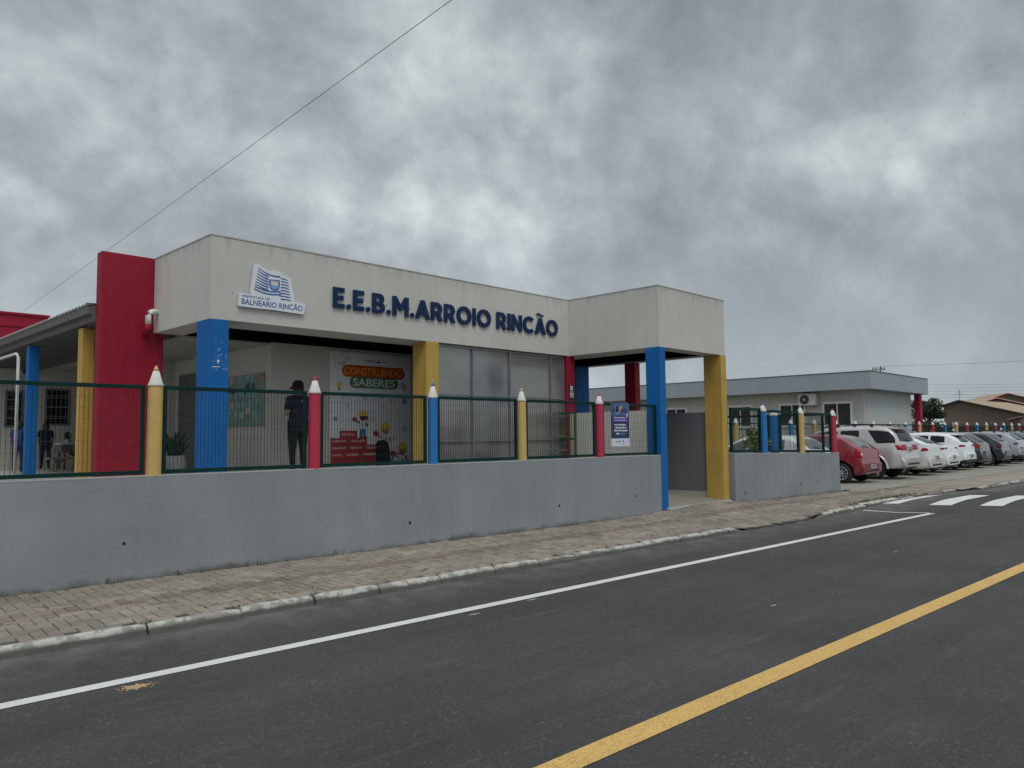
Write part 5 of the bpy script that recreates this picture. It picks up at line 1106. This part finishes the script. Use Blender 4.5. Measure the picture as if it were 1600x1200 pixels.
blackp = car_paint('black_car_paint', (.010, .012, .016), .2, .25); greyp = car_paint('dark_grey_car_paint', (.035, .038, .040), .4, .3); silverb = car_paint('bluish_silver_car_paint', (.36, .38, .42), .5, .3); pale = car_paint('pale_silver_car_paint', (.64, .64, .62), .2, .3)
LZ = .13
def at(xl, yr, W): return (xl + W / 2, yr, LZ)
RZ = BA * .6
car('white hatchback seen through the mesh, behind the short grey wall', at(20.95, 10.35, 1.7), RZ, white, lamps=lamp_h(.8, 1.05), glass='cglass_sheen', rimr=.62, **{**HATCH, 'rg': (1.08, 1.42, .6, .5)})
car('dark red hatchback with silver wheel covers, rear toward the street', at(23.35, 9.97, 1.70), RZ, redp, lamps=[('cl', [(-.14, .76), (.13, .74)], [(-.10, 1.12), (.02, 1.12)], 'lamp'), ('cr', [(-.13, .74), (.14, .76)], [(-.02, 1.12), (.10, 1.12)], 'lamp'), ('cl', [(.03, .84), (.12, .84)], [(.03, .93), (.12, .93)], 'lampw')], glass='cglass_sheen', platez=.52, spokes=10, **HATCH)
car('large silver off-road car with roof rails and tinted glass, beside the red hatchback', at(25.95, 9.75, 1.86), RZ, silver, lamps=[('cl', [(-.10, .96), (.42, .94)], [(-.20, 1.15), (.42, 1.15)], 'lamp'), ('cr', [(-.42, .94), (.10, .96)], [(-.42, 1.15), (.20, 1.15)], 'lamp')], platez=.98, rails=True, spoiler=True, flare=True, spokes=6, **SUV)
car('pale silver sedan mostly hidden behind the silver off-road car', at(28.75, 9.95, 1.75), RZ, pale, lamps=lamp_h(.86, 1.0), platez=.62, **{**SEDAN, 'H': 1.50})
car('white fastback sedan with slim dark red lamps, next after the pale silver sedan', at(31.1, 10.15, 1.78), RZ, white, lamps=[('cl', [(-.26, .86), (.26, .90)], [(-.22, .95), (.30, .97)], 'lampd'), ('cr', [(-.26, .90), (.26, .86)], [(-.30, .97), (.22, .95)], 'lampd')], platez=.58, spokes=5, **{**SEDAN, 'W': 1.80})
car('white hatchback with bright red lamps, between the white sedan and the dark grey hatchback', at(33.6, 10.3, 1.76), RZ, white, lamps=[('cl', [(-.12, .93), (.26, .93)], [(-.10, 1.03), (.26, 1.03)], 'lamp'), ('cr', [(-.26, .93), (.12, .93)], [(-.26, 1.03), (.10, 1.03)], 'lamp')], platez=.56, bumperdark=True, spoiler=True, **CROSS)
car('dark grey hatchback with wide red lamps, beside the black hatchback', at(36.0, 10.4, 1.74), RZ, greyp, lamps=lamp_h(.86, 1.02), platez=.60, spokes=5, **{**HATCH, 'W': 1.74})
car('black hatchback showing a bright alloy rear wheel', at(38.75, 10.35, 1.70), RZ, blackp, lamps=lamp_h(.80, 1.02, 'lampd'), platez=.56, spokes=6, **{**HATCH, 'H': 1.5})
car('bluish silver compact off-road car cut by the right edge of the picture', at(41.5, 10.4, 1.80), RZ, silverb, lamps=lamp_h(.9, 1.0, 'lampd'), platez=.7, rails=True, bumperdark=True, spokes=6, **{**CROSS, 'W': 1.8})
car('dark car roof just behind the bluish silver off-road car', at(44.3, 10.6, 1.80), RZ, blackp, lamps=lamp_h(.9, 1.0), platez=.7, rails=True, **{**CROSS, 'W': 1.8})
car('farthest parked car, a dark grey one at the end of the row', at(47.3, 10.7, 1.80), RZ, greyp, lamps=lamp_h(.9, 1.0), platez=.7, rails=True, **{**CROSS, 'W': 1.8})

# ---------------------------------------------------------------- people
def figure(name, label, loc, rz, joints, edges, radii, zones, group=None):
    """one continuous skinned body; zones(v) -> material index"""
    T = thing(name, label, 'person', loc, rz, group); names = list(joints); me = bpy.data.meshes.new('body')
    me.from_pydata([joints[k] for k in names], [(names.index(a), names.index(b)) for a, b in edges], []); tmp = bpy.data.objects.new('tmp', me); C.objects.link(tmp)
    sk = tmp.modifiers.new('skin', 'SKIN'); sk.use_smooth_shade = True; layer = me.skin_vertices[0] if me.skin_vertices else None
    if layer is None:
        bm = bmesh.new(); bm.from_mesh(me); bm.verts.layers.skin.verify(); bm.to_mesh(me); bm.free(); layer = me.skin_vertices[0]
    for i, k in enumerate(names):
        r = radii[k]; layer.data[i].radius = r if isinstance(r, tuple) else (r, r); layer.data[i].use_root = (k == 'pelvis')
    ss = tmp.modifiers.new('s', 'SUBSURF'); ss.levels = 2; ss.render_levels = 2
    dg = bpy.context.evaluated_depsgraph_get(); dg.update(); full = bpy.data.meshes.new_from_object(tmp.evaluated_get(dg)); bpy.data.objects.remove(tmp)
    full.name = 'body'; full.materials.clear(); mats, fn = zones
    for k in mats: full.materials.append(MT[k])
    for p_ in full.polygons: p_.material_index = fn(p_.center); p_.use_smooth = True
    body = bpy.data.objects.new('body', full); link(body, T); return T
def human(label, loc, rz, H, mats, pose='man', extras=True, name='person'):
    s = H / 1.72; J = {}; E = []; R = {}
    def j(k, p, r, to=None):
        fat = (1.28 if pose == 'man' and k in ('pelvis', 'waist', 'chest', 'upper', 'shL', 'shR', 'hpL', 'hpR') else 1) if pose == 'man' or k[:2] in ('f0', 'f1', 'f2', 'f3', 'g0', 'g1', 'g2', 'g3', 'th') else 1.25
        J[k] = tuple(c * s for c in p); R[k] = tuple(c * s * fat for c in r) if isinstance(r, tuple) else r * s * fat
        if to: E.append((to, k))
    sit = pose == 'sit'; hip = .93 if not sit else .50
    o = hip - .93
    j('pelvis', (0, 0, .94 + o), (.155, .115)); j('waist', (0, .01, 1.08 + o), (.145, .105), 'pelvis'); j('chest', (0, .01, 1.27 + o), (.165, .12), 'waist'); j('upper', (0, 0, 1.40 + o), (.12, .085), 'chest'); j('neck', (0, -.01, 1.48 + o), .052, 'upper'); j('jaw', (0, -.03, 1.555 + o), (.062, .07), 'neck'); j('head', (0, -.02, 1.63 + o), (.078, .095), 'jaw'); j('crown', (0, -.01, 1.70 + o), (.055, .07), 'head')
    for sd, n in ((-1, 'L'), (1, 'R')):
        j('sh' + n, (sd * .185, 0, 1.395 + o), .062, 'upper')
        if pose == 'man': el, ha = (sd * .27, .02, 1.13 + o), (sd * .10, -.22, 1.16 + o)
        elif sit: el, ha = (sd * .24, -.12, 1.16 + o), (sd * .12, -.34, 1.12 + o)
        else: el, ha = (sd * .23, .03, 1.13 + o), (sd * .21, -.06, .92 + o)
        j('el' + n, el, .043, 'sh' + n); j('wr' + n, ha, .030, 'el' + n)
        d = (Vector(ha) - Vector(el)).normalized(); hp = Vector(ha) + d * .06; j('palm' + n, tuple(hp), (.022, .034), 'wr' + n)
        side = d.cross(Vector((0, 0, 1))).normalized() if abs(d.z) < .9 else Vector((0, 1, 0))
        for q in range(4):
            t = hp + d * (.055 + .012 * (1 if q in (1, 2) else 0)) + side * (.011 * (q - 1.5)); t2 = t + d * .025 - Vector((0, 0, .012)); j('f%d%s' % (q, n), tuple(t), .0085, 'palm' + n); j('g%d%s' % (q, n), tuple(t2), .007, 'f%d%s' % (q, n))
        j('th' + n, tuple(hp - d * .02 + side * .04), .010, 'palm' + n)
        if sit: j('kn' + n, (sd * .12, -.42, .50), .062, 'pelvis'); j('an' + n, (sd * .12, -.40, .10), .042, 'kn' + n); j('to' + n, (sd * .13, -.55, .04), (.045, .03), 'an' + n)
        else: j('hp' + n, (sd * .10, 0, .86), .088, 'pelvis'); j('kn' + n, (sd * .115, -.01, .50), .066, 'hp' + n); j('an' + n, (sd * .12, .02, .10), .045, 'kn' + n); j('to' + n, (sd * .14, -.13, .04), (.045, .03), 'an' + n)
    zs = lambda c: c / s
    def fn(c):
        z = c.z / s - o; x = abs(c.x) / s; y = c.y / s
        if z > 1.475: return 0
        if sit and c.z / s < .62: return 2 if c.z / s > .12 else 3
        if c.z / s < .1: return 3
        if x > .20 and z < 1.20 or (pose == 'man' and y < -.08 and 1.05 < z < 1.3 and not sit): return 0
        if pose != 'man' and x > .215 and z < 1.0: return 0
        return 1 if z > .93 else 2
    T = figure(name, label, loc, rz, J, E, R, (mats, fn)); return T, s, o
x, y = b2w(6.90, 12.05)
T, s, o = human('man in black polo shirt, dark trousers and cap, standing with his back to the street', (x, y, 1.0), BA + math.radians(180 + 8), 1.70, ['skind', 'clothn', 'cloth', 'cloth'])
mb = MB()
mb.lathe([(.100 * s, 1.60 * s), (.104 * s, 1.64 * s), (.092 * s, 1.70 * s), (.055 * s, 1.738 * s), (.005, 1.745 * s)], 16, (0, -.012, 0)); c = mb.build('cap', T, 'cloth', smooth=True)
mb = MB(); mb.hexa([(-.065, -.10, 1.60), (.065, -.10, 1.60), (.05, -.20, 1.565), (-.05, -.20, 1.565), (-.065, -.10, 1.615), (.065, -.10, 1.615), (.05, -.20, 1.58), (-.05, -.20, 1.58)]); mb.build('cap_peak', c, 'cloth', bevel=.006)
mb = MB(); mb.lathe([(.088 * s, 1.53 * s), (.094 * s, 1.57 * s), (.097 * s, 1.61 * s)], 14, (0, .002, 0)); mb.build('hair', T, 'hair', smooth=True)
mb = MB()
for sd in (-1, 1): mb.lathe([(.012, 0), (.02, .03), (.012, .055)], 8, (sd * .078 * s, -.02, 1.585 * s))
mb.build('ears', T, 'skind', smooth=True)
mb = MB(); mb.box(-.04, -.02, .128, .132, 1.325, 1.36); mb.box(-.012, .03, .128, .132, 1.325, 1.34); mb.box(-.012, .03, .128, .132, 1.35, 1.358); mb.build('back_print', T, 'clothw')
kids = [(5.30, 21.3, 1.13, 'small child with long dark hair in a navy jacket, standing left of the bench', ['skin', 'clothn', 'clothn', 'hair'], 'stand', 160), (4.17, 18.75, 1.12, 'child in a bright blue jacket, half hidden behind the far blue column', ['skin', 'clothb', 'clothn', 'hair'], 'stand', 150), (5.75, 21.15, 1.2, 'child in pale grey top sitting at the table beside the yellow column', ['skin', 'clothw', 'clothn', 'hair'], 'sit', 60)]
for (u, v, h, lab, ms, pose, a) in kids:
    x, y = b2w(u, v); T, s, o = human(lab, (x, y, 1.0), BA + math.radians(a), h, ms, pose); o *= s
    mb = MB(); mb.lathe([(.085 * s, 1.44 * s + o), (.108 * s, 1.50 * s + o), (.112 * s, 1.62 * s + o), (.085 * s, 1.71 * s + o), (.01, 1.745 * s + o)], 14, (0, .018 * s, 0)); mb.build('hair', T, 'hair', smooth=True)
    mb = MB(); mb.box(-.15 * s, .15 * s, .085 * s, .2 * s, 1.05 * s + o, 1.4 * s + o); 
    if pose != 'sit' : mb.build('backpack', T, ms[1], bevel=.04)

# bench, table, potted plant on the terrace
x, y = b2w(5.28, 19.3); T = thing('wooden_bench', 'low wooden bench with trestle legs on the terrace, left of the yellow column', 'bench', (x, y, 1.0), BA)
mb = MB(); mb.box(-.42, .60, -.16, .16, .28, .32); mb.build('seat', T, 'wood')
for xx in (-.3, .1, .5):
    mb = MB(); mb.tube([(xx, -.14, 0), (xx + .04, .0, .28)], .028, 6); mb.tube([(xx, .14, 0), (xx + .04, .0, .28)], .028, 6); mb.tube([(xx + .02, -.07, .1), (xx + .2, 0, .28)], .02, 6); mb.build('leg', T, 'wood')
x, y = b2w(5.95, 20.5); T = thing('terrace_table', 'dark brown table with a pale cloth top behind the bench', 'table', (x, y, 1.0), BA)
mb = MB(); mb.box(-.6, .6, -.3, .3, .60, .64); mb.build('tabletop', T, 'clothw'); mb = MB(); mb.box(-.58, .58, -.28, .28, .42, .598); mb.build('apron', T, 'table')
for a in (-.5, .5):
    for b in (-.22, .22): mb = MB(); mb.box(a - .03, a + .03, b - .03, b + .03, 0, .419); mb.build('leg', T, 'table')
x, y = b2w(5.50, 13.9); T = thing('potted_plant', 'snake plant in a round pale grey pot beside the red wall fin', 'plant', (x, y, 1.0), 0)
mb = MB(); mb.lathe([(.13, 0), (.19, .14), (.21, .28), (.185, .41), (.175, .41), (.16, .36)], 20, caps=True); mb.build('pot', T, 'pot', smooth=True); mb = MB(); random.seed(31)
for k in range(34):
    a = random.random() * 6.28; ln_ = random.uniform(.22, .52); r = random.uniform(.02, .12); l = random.uniform(.05, .32); w = .034; c, s_ = math.cos(a), math.sin(a); b = Vector((r * c, r * s_, .37)); t = b + Vector((l * c, l * s_, ln_)); m_ = b.lerp(t, .55) + Vector((0, 0, .03)); n_ = Vector((-s_, c, 0)) * w
    mb.add([b - n_ * .6, b + n_ * .6, m_ + n_, m_ - n_, t], [(0, 1, 2, 3), (3, 2, 4)])
mb.build('leaves', T, 'leafp', fix=False)
